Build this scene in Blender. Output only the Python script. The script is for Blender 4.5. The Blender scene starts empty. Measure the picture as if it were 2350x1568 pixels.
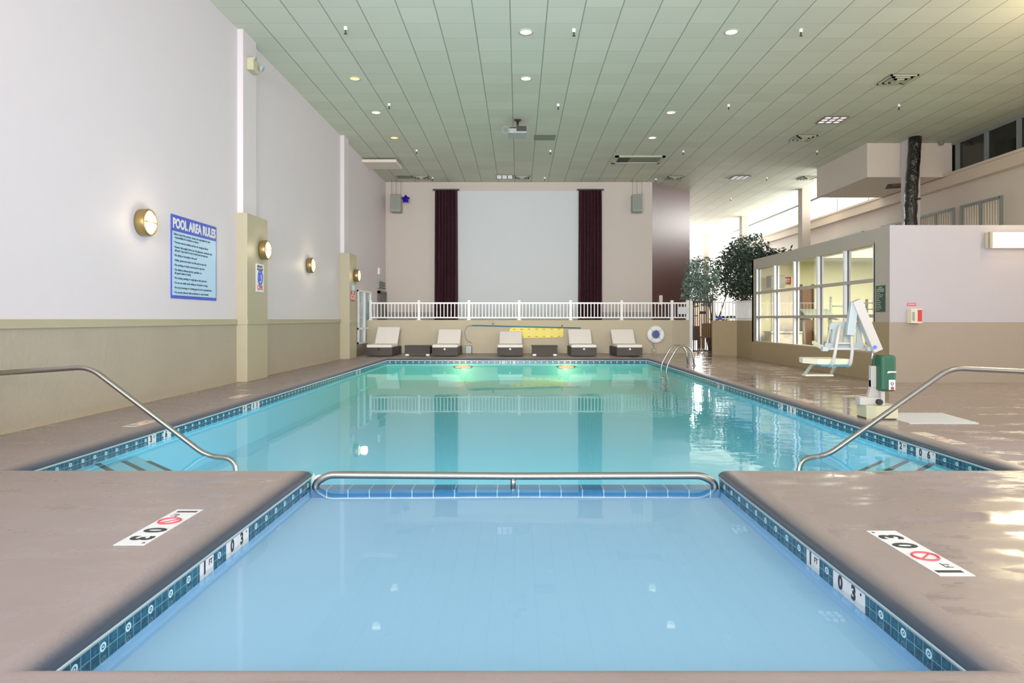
import bpy, bmesh, math, random
from mathutils import Vector, Matrix
random.seed(7)
sc = bpy.context.scene
COL = sc.collection
PI = math.pi
F = 1580.0; VX = 1190.0; VY = 733.0; EYE = 1.1; CEIL = 6.18

# ------------------------------------------------------------------ helpers
def at(px, py, Y): return Vector(((px-VX)/F*Y, Y, EYE+(VY-py)/F*Y))
def on_ceiling(px, py):
    Y = (CEIL-EYE)*F/(VY-py); return Vector(((px-VX)/F*Y, Y, CEIL))
def on_floor(px, py):
    Y = EYE*F/(py-VY); return Vector(((px-VX)/F*Y, Y, 0))

def srgb(c):
    return tuple(((v/255)/12.92 if v/255 <= .04045 else ((v/255+.055)/1.055)**2.4) for v in c)

def box(bm, x0, x1, y0, y1, z0, z1, bevel=0, seg=2):
    vs = [bm.verts.new((x, y, z)) for z in (z0, z1) for y in (y0, y1) for x in (x0, x1)]
    fs = [bm.faces.new([vs[i] for i in q]) for q in ((0,2,3,1),(4,5,7,6),(0,1,5,4),(2,6,7,3),(0,4,6,2),(1,3,7,5))]
    if bevel:
        es = set(e for f in fs for e in f.edges)
        bmesh.ops.bevel(bm, geom=list(es), offset=bevel, segments=seg, affect='EDGES', profile=.5)
    return bm

def obox(bm, c, ax, ay, az, hx, hy, hz, bevel=0):
    """oriented box: centre, three unit axes, half sizes"""
    ax, ay, az = Vector(ax).normalized(), Vector(ay).normalized(), Vector(az).normalized()
    t = bmesh.new(); box(t, -hx, hx, -hy, hy, -hz, hz, bevel)
    m = Matrix((ax, ay, az)).transposed().to_4x4(); m.translation = Vector(c)
    t.transform(m); join(bm, t); return bm

def join(bm, t):
    me = bpy.data.meshes.new('t'); t.to_mesh(me); t.free(); bm.from_mesh(me); bpy.data.meshes.remove(me)

def beam(bm, p0, p1, w, h, up=(0,0,1), bevel=0):
    p0, p1 = Vector(p0), Vector(p1); d = p1-p0; ln = d.length; d.normalize()
    s = d.cross(Vector(up)); s = s.normalized() if s.length > 1e-4 else Vector((1,0,0))
    u = s.cross(d).normalized()
    return obox(bm, (p0+p1)/2, d, s, u, ln/2, w/2, h/2, bevel)

def fillet(pts, r, seg=6):
    pts = [Vector(p) for p in pts]; out = [pts[0]]
    for a, b, c in zip(pts, pts[1:], pts[2:]):
        d1 = (a-b); d2 = (c-b); rr = min(r, d1.length*.49, d2.length*.49)
        p, q = b+d1.normalized()*rr, b+d2.normalized()*rr
        for k in range(seg+1):
            t = k/seg; out.append(p*(1-t)**2 + b*2*t*(1-t) + q*t*t)
    out.append(pts[-1]); return out

def tube(bm, pts, r, n=12, closed=False):
    pts = [Vector(p) for p in pts]; N = len(pts); rings = []
    prev = None
    for i, p in enumerate(pts):
        if closed: t = pts[(i+1) % N]-pts[i-1]
        else: t = pts[min(i+1, N-1)]-pts[max(i-1, 0)]
        t.normalize()
        if prev is None:
            a = Vector((0,0,1)) if abs(t.z) < .9 else Vector((1,0,0))
            u = t.cross(a).normalized()
        else:
            u = (prev - t*prev.dot(t)).normalized()
        prev = u; v = t.cross(u)
        rr = r[i] if isinstance(r, (list, tuple)) else r
        rings.append([bm.verts.new(p + (u*math.cos(2*PI*k/n)+v*math.sin(2*PI*k/n))*rr) for k in range(n)])
    for i in range(N if closed else N-1):
        A, B = rings[i], rings[(i+1) % N]
        for k in range(n):
            f = bm.faces.new((A[k], A[(k+1) % n], B[(k+1) % n], B[k])); f.smooth = True
    if not closed:
        bm.faces.new(rings[0][::-1]); bm.faces.new(rings[-1])
    return bm

def cyl(bm, p0, p1, r, n=20): return tube(bm, [p0, p1], r, n)

def lathe(bm, prof, M, n=28, smooth=True):
    rings = []
    for r, z in prof:
        if r < 1e-5: rings.append([bm.verts.new(M @ Vector((0,0,z)))])
        else: rings.append([bm.verts.new(M @ Vector((r*math.cos(2*PI*k/n), r*math.sin(2*PI*k/n), z))) for k in range(n)])
    for A, B in zip(rings, rings[1:]):
        for k in range(n):
            a0, a1 = A[k % len(A)], A[(k+1) % len(A)]; b0, b1 = B[k % len(B)], B[(k+1) % len(B)]
            q = []
            for v in (a0, a1, b1, b0):
                if v not in q: q.append(v)
            if len(q) > 2:
                f = bm.faces.new(q); f.smooth = smooth
    return bm

def prism(bm, poly, M, h):
    a = [bm.verts.new(M @ Vector((x, y, 0))) for x, y in poly]; b = [bm.verts.new(M @ Vector((x, y, h))) for x, y in poly]
    n = len(poly)
    bm.faces.new(a[::-1]); bm.faces.new(b)
    for i in range(n): bm.faces.new((a[i], a[(i+1) % n], b[(i+1) % n], b[i]))
    return bm

def frame_matrix(o, x, y):
    x, y = Vector(x).normalized(), Vector(y).normalized(); z = x.cross(y)
    m = Matrix((x, y, z)).transposed().to_4x4(); m.translation = Vector(o); return m

def text(bm, s, size, M, align='CENTER', bold=.0, width=None, thick=.0008):
    cu = bpy.data.curves.new('t', 'FONT'); cu.body = s; cu.size = size; cu.align_x = align; cu.align_y = 'CENTER'
    cu.offset = bold; cu.extrude = thick; cu.resolution_u = 3
    o = bpy.data.objects.new('t', cu); COL.objects.link(o)
    bpy.context.view_layer.update()
    me = bpy.data.meshes.new_from_object(o.evaluated_get(bpy.context.evaluated_depsgraph_get()))
    w = max((v.co.x for v in me.vertices), default=1)-min((v.co.x for v in me.vertices), default=0)
    m = M.copy()
    if width: m = M @ Matrix.Diagonal((width/w, 1, 1, 1))
    me.transform(m); bm.from_mesh(me)
    bpy.data.objects.remove(o); bpy.data.curves.remove(cu); bpy.data.meshes.remove(me)
    return bm

def NB(): return bmesh.new()

def obj(name, bm, m, parent=None, world=True, smooth=None):
    """link the mesh as ONE object; geometry given in world coordinates is shifted to its parent's origin"""
    if parent is not None and world:
        w = Vector((0,0,0)); p = parent
        while p is not None: w += p.location; p = p.parent
        bmesh.ops.translate(bm, verts=bm.verts, vec=-w)
    bmesh.ops.recalc_face_normals(bm, faces=bm.faces)
    if smooth:
        for f in bm.faces: f.smooth = True
    me = bpy.data.meshes.new(name); bm.to_mesh(me); bm.free()
    me.materials.append(m)
    o = bpy.data.objects.new(name, me); COL.objects.link(o)
    if parent is not None: o.parent = parent
    return o

def centred(o):
    """put the origin of a single-mesh thing at the middle of its base"""
    vs = [v.co for v in o.data.vertices]
    c = Vector(((min(v.x for v in vs)+max(v.x for v in vs))/2, (min(v.y for v in vs)+max(v.y for v in vs))/2, min(v.z for v in vs)))
    o.data.transform(Matrix.Translation(-c)); o.location = c; return o

def tag(o, label, cat, group=None, kind=None):
    o['label'] = label; o['category'] = cat
    if group: o['group'] = group
    if kind: o['kind'] = kind
    return o

def thing(name, label, cat, loc=(0,0,0), group=None):
    o = bpy.data.objects.new(name, None); COL.objects.link(o); o.location = loc; o.empty_display_size = .1
    return tag(o, label, cat, group)

def struct(name, bm, m, parent=None):
    o = obj(name, bm, m, parent)
    if parent is None: o['kind'] = 'structure'
    return o

def dup(root, loc, label, group=None):
    r = root.copy(); COL.objects.link(r); r.location = loc; r['label'] = label
    if group: r['group'] = group
    for ch in list(root.children):
        c = ch.copy(); COL.objects.link(c); c.parent = r
        for g in ch.children:
            d = g.copy(); COL.objects.link(d); d.parent = c
    return r

# ------------------------------------------------------------------ materials
class NT:
    def __init__(s, name):
        s.m = bpy.data.materials.new(name); s.m.use_nodes = True; s.t = s.m.node_tree; s.t.nodes.clear()
        s.out = s.t.nodes.new('ShaderNodeOutputMaterial')
    def n(s, typ, **kw):
        nd = s.t.nodes.new(typ)
        for k, v in kw.items(): setattr(nd, k, v)
        return nd
    def put(s, sock, v):
        if isinstance(v, bpy.types.NodeSocket): s.t.links.new(v, sock)
        elif isinstance(v, (tuple, list)) and sock.type == 'RGBA' and len(v) == 3: sock.default_value = (*v, 1)
        else: sock.default_value = v
    def math(s, op, a, b=None, c=None, clamp=False):
        nd = s.n('ShaderNodeMath', operation=op); nd.use_clamp = clamp
        for i, v in enumerate((a, b, c)):
            if v is not None: s.put(nd.inputs[i], v)
        return nd.outputs[0]
    def mix(s, f, a, b):
        nd = s.n('ShaderNodeMix', data_type='RGBA'); s.put(nd.inputs[0], f); s.put(nd.inputs[6], a); s.put(nd.inputs[7], b)
        return nd.outputs[2]
    def coord(s, which='Object'): return s.n('ShaderNodeTexCoord').outputs[which]
    def xyz(s, v):
        nd = s.n('ShaderNodeSeparateXYZ'); s.put(nd.inputs[0], v); return nd.outputs
    def noise(s, v, scale, detail=3, rough=.5):
        nd = s.n('ShaderNodeTexNoise'); s.put(nd.inputs['Vector'], v); nd.inputs['Scale'].default_value = scale
        nd.inputs['Detail'].default_value = detail; nd.inputs['Roughness'].default_value = rough
        return nd.outputs['Fac']
    def scaled(s, v, sc3):
        nd = s.n('ShaderNodeVectorMath', operation='MULTIPLY'); s.put(nd.inputs[0], v); nd.inputs[1].default_value = sc3; return nd.outputs[0]
    def ramp(s, f, lo, hi):
        nd = s.n('ShaderNodeMapRange'); nd.interpolation_type = 'SMOOTHSTEP'
        s.put(nd.inputs[0], f); s.put(nd.inputs[1], lo); s.put(nd.inputs[2], hi); return nd.outputs[0]
    def bump(s, h, strength, dist=.02):
        nd = s.n('ShaderNodeBump'); s.put(nd.inputs['Height'], h); nd.inputs['Strength'].default_value = strength
        nd.inputs['Distance'].default_value = dist; return nd.outputs[0]
    def bsdf(s, color, rough=.5, metal=0., normal=None, spec=.5, emit=None, estr=0, alpha=None, trans=0):
        b = s.n('ShaderNodeBsdfPrincipled'); s.put(b.inputs['Base Color'], color); s.put(b.inputs['Roughness'], rough)
        s.put(b.inputs['Metallic'], metal); s.put(b.inputs['Specular IOR Level'], spec)
        if normal is not None: s.put(b.inputs['Normal'], normal)
        if emit is not None: s.put(b.inputs['Emission Color'], emit); b.inputs['Emission Strength'].default_value = estr
        return b.outputs[0]
    def done(s, sh): s.t.links.new(sh, s.out.inputs[0]); return s.m

def pm(name, rgb, rough=.5, metal=0, var=.08, scale=5, bump=0, bscale=80, spec=.5, emit=0, ecol=None):
    t = NT(name); c = t.coord(); n = t.noise(c, scale)
    a = srgb(rgb); col = t.mix(n, tuple(v*(1-var) for v in a), tuple(min(1, v*(1+var)) for v in a))
    nm = t.bump(t.noise(c, bscale, 4), bump) if bump else None
    return t.done(t.bsdf(col, rough, metal, nm, spec, srgb(ecol or rgb) if emit else None, emit))

M_white = pm('white_paint', (216,206,212), .55, var=.02, bump=.04)
M_backwall = pm('back_wall_paint', (200,188,180), .6, var=.02, bump=.04)
M_screen = pm('screen_cloth', (206,212,218), .7, var=.015)
M_beige = pm('beige_stucco', (194,180,154), .7, var=.05, bump=.25, bscale=90)
M_tan = pm('tan_stucco', (168,146,110), .7, var=.05, bump=.2, bscale=90)
M_greige = pm('greige_paint', (186,172,158), .6, var=.03)
M_trim = pm('trim_paint', (170,159,132), .5, var=.03)
M_brown = pm('brown_panel', (74,42,40), .4, var=.05, spec=.3)
M_pink = pm('cream_pink_paint', (230,216,204), .6, var=.03)
M_ledge = pm('ledge_paint', (228,208,188), .55, var=.03)
M_metalwhite = pm('white_powder_coat', (248,248,250), .35, var=.02)
M_darkmetal = pm('dark_bronze_metal', (52,42,40), .4, var=.1)
M_chrome = pm('brushed_steel', (158,152,148), .28, 1.0, var=.06, scale=30)
M_brass = pm('bronze_lamp_ring', (150,124,74), .35, .7, var=.1)
M_wicker = pm('dark_wicker', (62,54,52), .6, var=.25, scale=60, bump=.4, bscale=120)
M_cushion = pm('cream_cushion', (246,236,230), .8, var=.03, bump=.1)
M_yellow = pm('yellow_plastic', (240,214,30), .4, var=.06)
M_teal = pm('teal_pole', (40,130,140), .35, var=.1)
M_black = pm('black_plastic', (22,22,22), .35, var=.2)
M_red = pm('red_plastic', (196,50,50), .4, var=.06)
M_green = pm('green_plastic', (3,74,46), .5, var=.05)
M_cream = pm('cream_plastic', (228,214,186), .45, var=.04)
M_frost = pm('pale_grey_plastic', (164,174,175), .35, var=.04)
M_liftwhite = pm('lift_white_enamel', (184,176,171), .35, var=.03)
M_liftbase = pm('lift_base_beige', (190,184,150), .5, var=.05)
M_grey = pm('grey_metal', (140,146,146), .4, .2, var=.06)
M_speaker = pm('speaker_grey', (150,154,148), .55, var=.04)
M_paper = pm('sign_white', (222,222,226), .5, var=.015)
M_signblue = pm('sign_blue', (52,72,190), .45, var=.03)
M_signpale = pm('sign_pale_blue', (176,212,240), .45, var=.02)
M_ink = pm('ink_dark', (44,58,84), .6, var=.05)
M_blackink = pm('ink_black', (26,30,36), .6, var=.05)
M_signred = pm('sign_red', (200,66,78), .5, var=.05)
M_fadedred = pm('faded_red_print', (190,140,134), .6, var=.1)
M_worn = pm('worn_tile', (214,196,180), .4, var=.2, scale=14)
M_signgreen = pm('sign_green', (40,70,60), .5, var=.06)
M_letterpale = pm('pale_lettering', (176,190,168), .6, var=.05)
M_wood = pm('wood_brown', (120,74,44), .45, var=.25, scale=12)
M_woodlight = pm('wood_light', (176,130,80), .45, var=.2, scale=12)
M_bark = pm('bark', (84,66,50), .8, var=.3, scale=20)
M_pot = pm('clay_pot', (120,86,70), .7, var=.1)
M_soil = pm('soil', (50,38,30), .9, var=.3, scale=30)
M_star = pm('blue_foil', (48,20,190), .22, .5, var=.15)
M_rope = pm('blue_rope', (96,116,160), .8, var=.4, scale=40)
M_panelgrey = pm('grey_tile', (128,132,120), .8, var=.05)
M_dark = pm('vent_dark', (36,38,34), .7, var=.1)
M_ventmetal = pm('vent_enamel', (178,180,160), .45, var=.04)
M_plate = pm('pale_floor_plate', (205,208,214), .3, var=.05)
M_gymwall = pm('gym_wall_yellow', (222,220,182), .6, var=.02)
M_gymceil = pm('gym_ceiling', (206,206,180), .7, var=.03)
M_carpet = pm('gym_floor', (110,104,90), .8, var=.1)
M_curtainpale = pm('pale_drapes', (236,222,206), .8, var=.05, scale=9)
M_darkglass = pm('dark_window_glass', (34,38,34), .12, var=.3, scale=1.5)
M_darkstrip = pm('dark_step_nosing', (22,50,62), .6, var=.1)
M_silver = pm('silver_projector', (150,156,158), .35, .3, var=.05)
M_whitegrout = pm('white_grout', (226,238,244), .5, var=.03)
M_lobbyfloor = pm('lobby_floor', (190,180,172), .3, var=.08)

def emis(name, rgb, strength):
    t = NT(name); c = t.coord(); n = t.noise(c, 6); e = t.n('ShaderNodeEmission'); a = srgb(rgb)
    t.put(e.inputs[0], t.mix(n, tuple(v*.96 for v in a), a)); e.inputs[1].default_value = strength
    return t.done(e.outputs[0])
E_lamp = emis('lamp_glow', (255,236,190), 2.6)
E_down = emis('downlight_glow', (255,240,205), 3.0)
E_downwarm = emis('downlight_glow_warm', (255,205,140), 2.0)
E_tube = emis('tube_glow', (255,216,138), 14.0)
E_troffer = emis('troffer_glow', (240,244,250), 1.6)
E_pool = emis('pool_lamp_glow', (255,222,140), 1.7)
E_exit = emis('exit_red', (232,80,60), .9)
E_gym = emis('gym_lamp_glow', (255,250,220), 5.0)

def glass(name, tint=(.98,.99,.98), refl=.55, rough=.02):
    t = NT(name); tr = t.n('ShaderNodeBsdfTransparent'); tr.inputs[0].default_value = (*tint, 1)
    gl = t.n('ShaderNodeBsdfGlossy'); gl.inputs['Roughness'].default_value = rough
    fr = t.n('ShaderNodeFresnel'); fr.inputs[0].default_value = 1.45
    mx = t.n('ShaderNodeMixShader'); t.put(mx.inputs[0], t.math('MULTIPLY', fr.outputs[0], refl))
    t.t.links.new(tr.outputs[0], mx.inputs[1]); t.t.links.new(gl.outputs[0], mx.inputs[2])
    return t.done(mx.outputs[0])
M_glass = glass('window_glass')

def make_water():
    t = NT('pool_water'); c = t.coord()
    h1 = t.noise(t.scaled(c, (1.1, 1.1, 1)), 1.3, 2, .5)
    h2 = t.noise(t.scaled(c, (1, 1.5, 1)), 6, 2, .5)
    x, y, z = t.xyz(c)
    # more disturbance on the right half of the main pool, calm elsewhere
    calm = t.math('MULTIPLY', t.ramp(x, .8, 2.6), t.ramp(y, 5.0, 6.5))
    amp = t.math('ADD', t.math('MULTIPLY', calm, .85), .12)
    h = t.math('MULTIPLY', t.math('ADD', h1, t.math('MULTIPLY', h2, .18)), amp)
    nm = t.bump(h, .25, .035)
    tr = t.n('ShaderNodeBsdfTransparent'); tr.inputs[0].default_value = (.97,1,1,1)
    gl = t.n('ShaderNodeBsdfGlossy'); gl.inputs['Roughness'].default_value = .02; t.put(gl.inputs['Normal'], nm)
    gl.inputs[0].default_value = (.80,.95,1,1)
    fr = t.n('ShaderNodeFresnel'); fr.inputs[0].default_value = 1.33; t.put(fr.inputs['Normal'], nm)
    mx = t.n('ShaderNodeMixShader'); t.put(mx.inputs[0], t.math('MINIMUM', t.math('MULTIPLY', fr.outputs[0], .95), .38))
    t.t.links.new(tr.outputs[0], mx.inputs[1]); t.t.links.new(gl.outputs[0], mx.inputs[2])
    return t.done(mx.outputs[0])
M_water = make_water()

def make_basin(name, a, b):
    t = NT(name); c = t.coord(); n = t.noise(c, .8, 3)
    x, y, z = t.xyz(c)
    far = t.ramp(y, 8, 19)
    return t.done(t.bsdf(t.mix(far, t.mix(n, tuple(v*.96 for v in srgb(a)), srgb(a)), srgb(b)), .6, 0, None, .2))
M_basin = make_basin('main_pool_plaster', (118,222,255), (112,232,224))
M_wade = make_basin('wading_pool_plaster', (150,200,242), (150,200,242))

def make_deck():
    t = NT('wet_brown_deck'); c = t.coord(); x, y, z = t.xyz(c)
    n1 = t.noise(c, .9, 5, .6); n2 = t.noise(t.scaled(c, (1, 2.2, 1)), 2.2, 4, .6); n3 = t.noise(c, 12, 2)
    a = t.mix(n1, srgb((130,113,110)), srgb((154,138,136)))
    a = t.mix(t.math('MULTIPLY', n3, .25), a, srgb((130,112,106)))
    wetside = t.math('ADD', t.math('MULTIPLY', t.ramp(x, 1.4, 4.5), .2), t.math('MULTIPLY', t.ramp(y, 16, 8), .03))
    wet = t.ramp(t.math('ADD', n2, wetside), .50, .74)
    rough = t.math('SUBTRACT', .42, t.math('MULTIPLY', wet, .33))
    col = t.mix(t.math('MULTIPLY', wet, .15), a, srgb((120,98,88)))
    hb = t.math('ADD', t.math('MULTIPLY', t.noise(t.scaled(c, (1, 1.6, 1)), 6, 2, .5), t.math('ADD', t.math('MULTIPLY', t.ramp(x, 1.2, 3.6), .6), .1)), t.math('MULTIPLY', t.noise(c, 14, 1), .03))
    nm = t.bump(hb, .11, .02)
    return t.done(t.bsdf(col, rough, 0, nm, .5))
M_deck = make_deck()

def make_coping():
    t = NT('coping_edge'); c = t.coord(); n1 = t.noise(c, 3, 4); z = t.xyz(c)[2]
    a = t.mix(n1, srgb((134,117,115)), srgb((152,136,135)))
    return t.done(t.bsdf(t.mix(t.ramp(z, -.001, -.034), a, srgb((64,76,100))), .35, 0, t.bump(t.noise(c, 50), .1), .5))  # shade and blue water reflection on the rounded edge put into the colour
M_coping = make_coping()

def line_mask(t, v, period, off, half):
    f = t.math('PINGPONG', t.math('SUBTRACT', v, off), period/2)
    return t.math('LESS_THAN', f, half)

def make_ceiling():
    t = NT('ceiling_tiles'); c = t.coord(); x, y, z = t.xyz(c); s = .6096
    lx = line_mask(t, x, s, -.139, .011); ly = line_mask(t, y, s, 11.21, .006)
    wn = t.n('ShaderNodeTexWhiteNoise'); wn.noise_dimensions = '2D'
    cb = t.n('ShaderNodeCombineXYZ')
    t.put(cb.inputs[0], t.math('FLOOR', t.math('DIVIDE', t.math('ADD', x, .139), s))); t.put(cb.inputs[1], t.math('FLOOR', t.math('DIVIDE', t.math('SUBTRACT', y, 11.21), s)))
    t.t.links.new(cb.outputs[0], wn.inputs['Vector'])
    base = t.mix(wn.outputs[0], srgb((203,206,188)), srgb((211,214,197)))
    base = t.mix(t.math('MULTIPLY', ly, .45), base, srgb((140,146,128)))
    base = t.mix(t.math('MULTIPLY', lx, .75), base, srgb((118,124,108)))
    return t.done(t.bsdf(base, .8, 0, t.bump(t.noise(c, 90, 3), .1), .2))
M_ceiling = make_ceiling()

def make_band():
    t = NT('waterline_mosaic'); c = t.coord(); x, y, z = t.xyz(c); u = t.math('ADD', x, y)
    p = .165
    gu = line_mask(t, u, p/3, 0, .0022); gz = line_mask(t, z, .045, -.078, .0020)
    g = t.math('MAXIMUM', gu, gz)
    du = t.math('PINGPONG', t.math('SUBTRACT', u, .02), p/2); dz = t.math('MULTIPLY', t.math('ABSOLUTE', t.math('ADD', z, .112)), 1.1)
    r = t.math('SQRT', t.math('ADD', t.math('MULTIPLY', du, du), t.math('MULTIPLY', dz, dz)))
    ring = t.math('MULTIPLY', t.math('LESS_THAN', r, .019), t.math('GREATER_THAN', r, .010))
    dot = t.math('LESS_THAN', r, .005)
    n = t.noise(t.scaled(c, (1,1,1)), 40, 3)
    base = t.mix(t.ramp(n, .35, .65), srgb((0,48,76)), srgb((10,84,112)))
    base = t.mix(t.math('MULTIPLY', g, .5), base, srgb((130,185,200)))
    base = t.mix(t.math('MAXIMUM', ring, dot), base, srgb((190,225,235)))
    return t.done(t.bsdf(base, .2, 0, None, .5))
M_band = make_band()

def make_ledge_tile():
    t = NT('blue_ledge_tile'); c = t.coord(); x, y, z = t.xyz(c)
    g = line_mask(t, x, .157, .0, .003)
    n = t.noise(c, 3, 3); base = t.mix(n, srgb((30,98,150)), srgb((50,128,182)))
    return t.done(t.bsdf(t.mix(g, base, srgb((190,215,230))), .25))
M_ledgetile = make_ledge_tile()

def make_curtain():
    t = NT('maroon_velvet'); c = t.coord(); n = t.noise(t.scaled(c, (2.5,2.5,.25)), 3, 2)  # vertical streaks in the colour stand in for fold shading
    return t.done(t.bsdf(t.mix(n, srgb((30,6,14)), srgb((66,26,42))), .75, 0, None, .3))
M_curtain = make_curtain()

def make_leaf(name, a, b):
    t = NT(name); oi = t.n('ShaderNodeNewGeometry'); c = t.coord(); n = t.noise(c, 5, 2)
    return t.done(t.bsdf(t.mix(n, srgb(a), srgb(b)), .45))
M_leaf = make_leaf('ficus_leaves', (26,44,34), (82,108,92))
M_leafpale = make_leaf('grey_green_leaves', (56,84,74), (146,172,158))
M_leafdark = make_leaf('dark_leaves', (18,34,26), (46,70,52))

def make_plastic_wrap():
    t = NT('black_shiny_wrap'); c = t.coord(); n = t.noise(t.scaled(c, (3,3,1)), 7, 4)
    return t.done(t.bsdf(srgb((16,16,16)), .16, 0, t.bump(n, .8, .05), .6))
M_wrap = make_plastic_wrap()

# ------------------------------------------------------------------ the pool and the deck
WX0, WX1, WY0 = -1.53, 1.48, 2.225           # wading pool
PX0, PX1, PY0, PY1 = -3.72, 3.66, 5.10, 19.5  # main pool
outline = [(WX0,WY0),(WX1,WY0),(WX1,PY0),(PX1,PY0),(PX1,PY1),(PX0,PY1),(PX0,PY0),(WX0,PY0)]

def offset_poly(poly, d):
    """axis-aligned polygon (counter-clockwise), offset outward by d"""
    n = len(poly); out = []
    for i in range(n):
        p0, p1, p2 = Vector(poly[i-1]), Vector(poly[i]), Vector(poly[(i+1) % n])
        a = (p1-p0).normalized(); b = (p2-p1).normalized()
        na, nb = Vector((a.y, -a.x)), Vector((b.y, -b.x))
        out.append(p1 + (na+nb)*d)
    return out

def sweep(bm, prof):
    loops = [[bm.verts.new((p.x, p.y, z)) for p in offset_poly(outline, d)] for d, z in prof]
    n = len(outline)
    for A, B in zip(loops, loops[1:]):
        for i in range(n):
            f = bm.faces.new((A[i], A[(i+1) % n], B[(i+1) % n], B[i])); f.smooth = True
    return bm

CW = .13
big = offset_poly(outline, CW)
x0, x1, y0 = big[0].x, big[1].x, big[0].y; X0, X1, Y0, Y1 = big[5].x, big[3].x, big[2].y, big[4].y
EX0, EX1, EY0, EY1 = -5.2, 13.0, -2.5, 23.2
b = NB()
def quad(bm, xa, xb, ya, yb, z): bm.faces.new([bm.verts.new(v) for v in ((xa,ya,z),(xb,ya,z),(xb,yb,z),(xa,yb,z))])
quad(b, EX0, EX1, EY0, y0, 0); quad(b, EX0, x0, y0, Y0, 0); quad(b, x1, EX1, y0, Y0, 0)
quad(b, EX0, X0, Y0, Y1, 0); quad(b, X1, EX1, Y0, Y1, 0); quad(b, EX0, EX1, Y1, EY1, 0)
bmesh.ops.remove_doubles(b, verts=b.verts, dist=.0001)
floor = struct('floor', b, M_deck)
b = NB(); pr = [(CW*(1-math.sin(a)), -.058*(1-math.cos(a))) for a in [i*PI/2/8 for i in range(9)]]
sweep(b, pr+[(.0,-.062),(.012,-.064)])
struct('trim_1', b, M_coping)
b = NB(); sweep(b, [(.012,-.060),(.0,-.062),(.0,-.078),(.012,-.078)])
struct('trim_2', b, M_whitegrout)
b = NB(); sweep(b, [(.010,-.076),(.006,-.078),(.006,-.168),(.012,-.168)])
for f in b.faces: f.smooth = False
struct('trim_3', b, M_band)
# basins
d = .011
b = NB()
for q in (((PX0-d,PY0-d),(PX0-d,PY1+d)),((PX0-d,PY1+d),(PX1+d,PY1+d)),((PX1+d,PY1+d),(PX1+d,PY0-d)),((PX1+d,PY0-d),(PX0-d,PY0-d))):
    (xa,ya),(xb,yb) = q; zt = -.166
    b.faces.new([b.verts.new(v) for v in ((xa,ya,zt),(xb,yb,zt),(xb,yb,-.62),(xa,ya,-.62))])
quad(b, PX0-d, PX1+d, PY0-d, PY1+d, -.62)
struct('main_pool_basin', b, M_basin)
b = NB(); box(b, WX0-d, WX1+d, WY0-.15, 5.07, -.30, -.215)
for xa, xb in ((WX0-.06, WX0-d), (WX1+d, WX1+.06)): box(b, xa, xb, WY0-.1, 5.07, -.30, -.12)
box(b, WX0, WX1, WY0-.06, WY0+.0, -.3, -.12)
struct('wading_pool_basin', b, M_wade)
b = NB(); box(b, WX0-.01, WX1+.01, 5.07, 5.23, -.6, -.156)
struct('pool_divider_ledge', b, M_ledgetile)
b = NB(); zw = -.136
vs = [b.verts.new((x, y, zw)) for x, y in [(WX0-d,WY0-d),(WX1+d,WY0-d),(WX1+d,PY0-d),(PX1+d,PY0-d),(PX1+d,PY1+d),(PX0-d,PY1+d),(PX0-d,PY0-d),(WX0-d,PY0-d)]]
b.faces.new(vs)
w = obj('pool_water', b, M_water); tag(w, 'still blue water filling the wading pool and the main pool', 'water', kind='stuff')

b = NB()
for sx, xe in ((-1, WX0), (1, WX1)):
    beam(b, (xe+sx*.10, WY0-.10, .0006), (xe+sx*.34, WY0-.34, .0006), .010, .002); beam(b, (xe+sx*.16, WY0-.14, .0006), (xe+sx*1.6, WY0-.14, .0006), .007, .002)
struct('trim_6', b, M_panelgrey)
# corner steps under the water with dark nosing strips
for sx, xe, word in ((1, PX0, 'left'), (-1, PX1, 'right')):
    t = thing('pool_steps', f'pale diagonal underwater steps with dark nosing in near {word} corner of main pool', 'steps', (xe+sx*.6, PY0+.6, -.62), 'corner steps of the main pool')
    for k, (L, z1, a0) in enumerate(((1.02,-.172,.02),(1.36,-.205,.10),(1.66,-.24,.23))):
        b = NB(); prism(b, [(0,0),(L*sx,0),(0,L)] if sx > 0 else [(0,0),(0,L),(L*sx,0)], Matrix.Translation((xe, PY0-.05, -.615+.002*k)), z1+.615)
        obj('step', b, M_basin, t)
        b = NB(); p = Vector((xe+sx*a0, PY0-.05+L-a0, z1+.003)); q = p+Vector((sx*.55, -.55, 0))
        beam(b, p, q, .045, .005); obj('nosing_strip', b, M_darkstrip, t)

# underwater lamps on the far wall
for px, word in ((1062, 'left'), (1300, 'right')):
    X = (px-VX)/F*19.4
    t = thing('underwater_lamp', f'glowing round underwater lamp in far pool wall, {word} one of the pair', 'pool light', (X, PY1, -.32), 'underwater lamps in the far wall')
    Mx = frame_matrix((X, PY1+.0, -.25), (1,0,0), (0,0,1))
    b = NB(); lathe(b, [(.11,0),(.11,.02),(.09,.03),(.09,.01)], Mx @ Matrix.Diagonal((2.4,.5,1,1))); obj('rim', b, M_chrome, t)
    b = NB(); lathe(b, [(.09,.01),(.06,.03),(0,.035)], Mx @ Matrix.Diagonal((2.4,.5,1,1))); obj('lens', b, E_pool, t)  # lens stretched wide to stand for its glow spreading in the water
    L = bpy.data.lights.new('underwater_glow', 'POINT'); L.energy = 13; L.color = (1,.52,.22); L.shadow_soft_size = .03
    lo = bpy.data.objects.new('underwater_glow', L); COL.objects.link(lo); lo.location = (X, PY1-.25, -.26)

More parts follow.
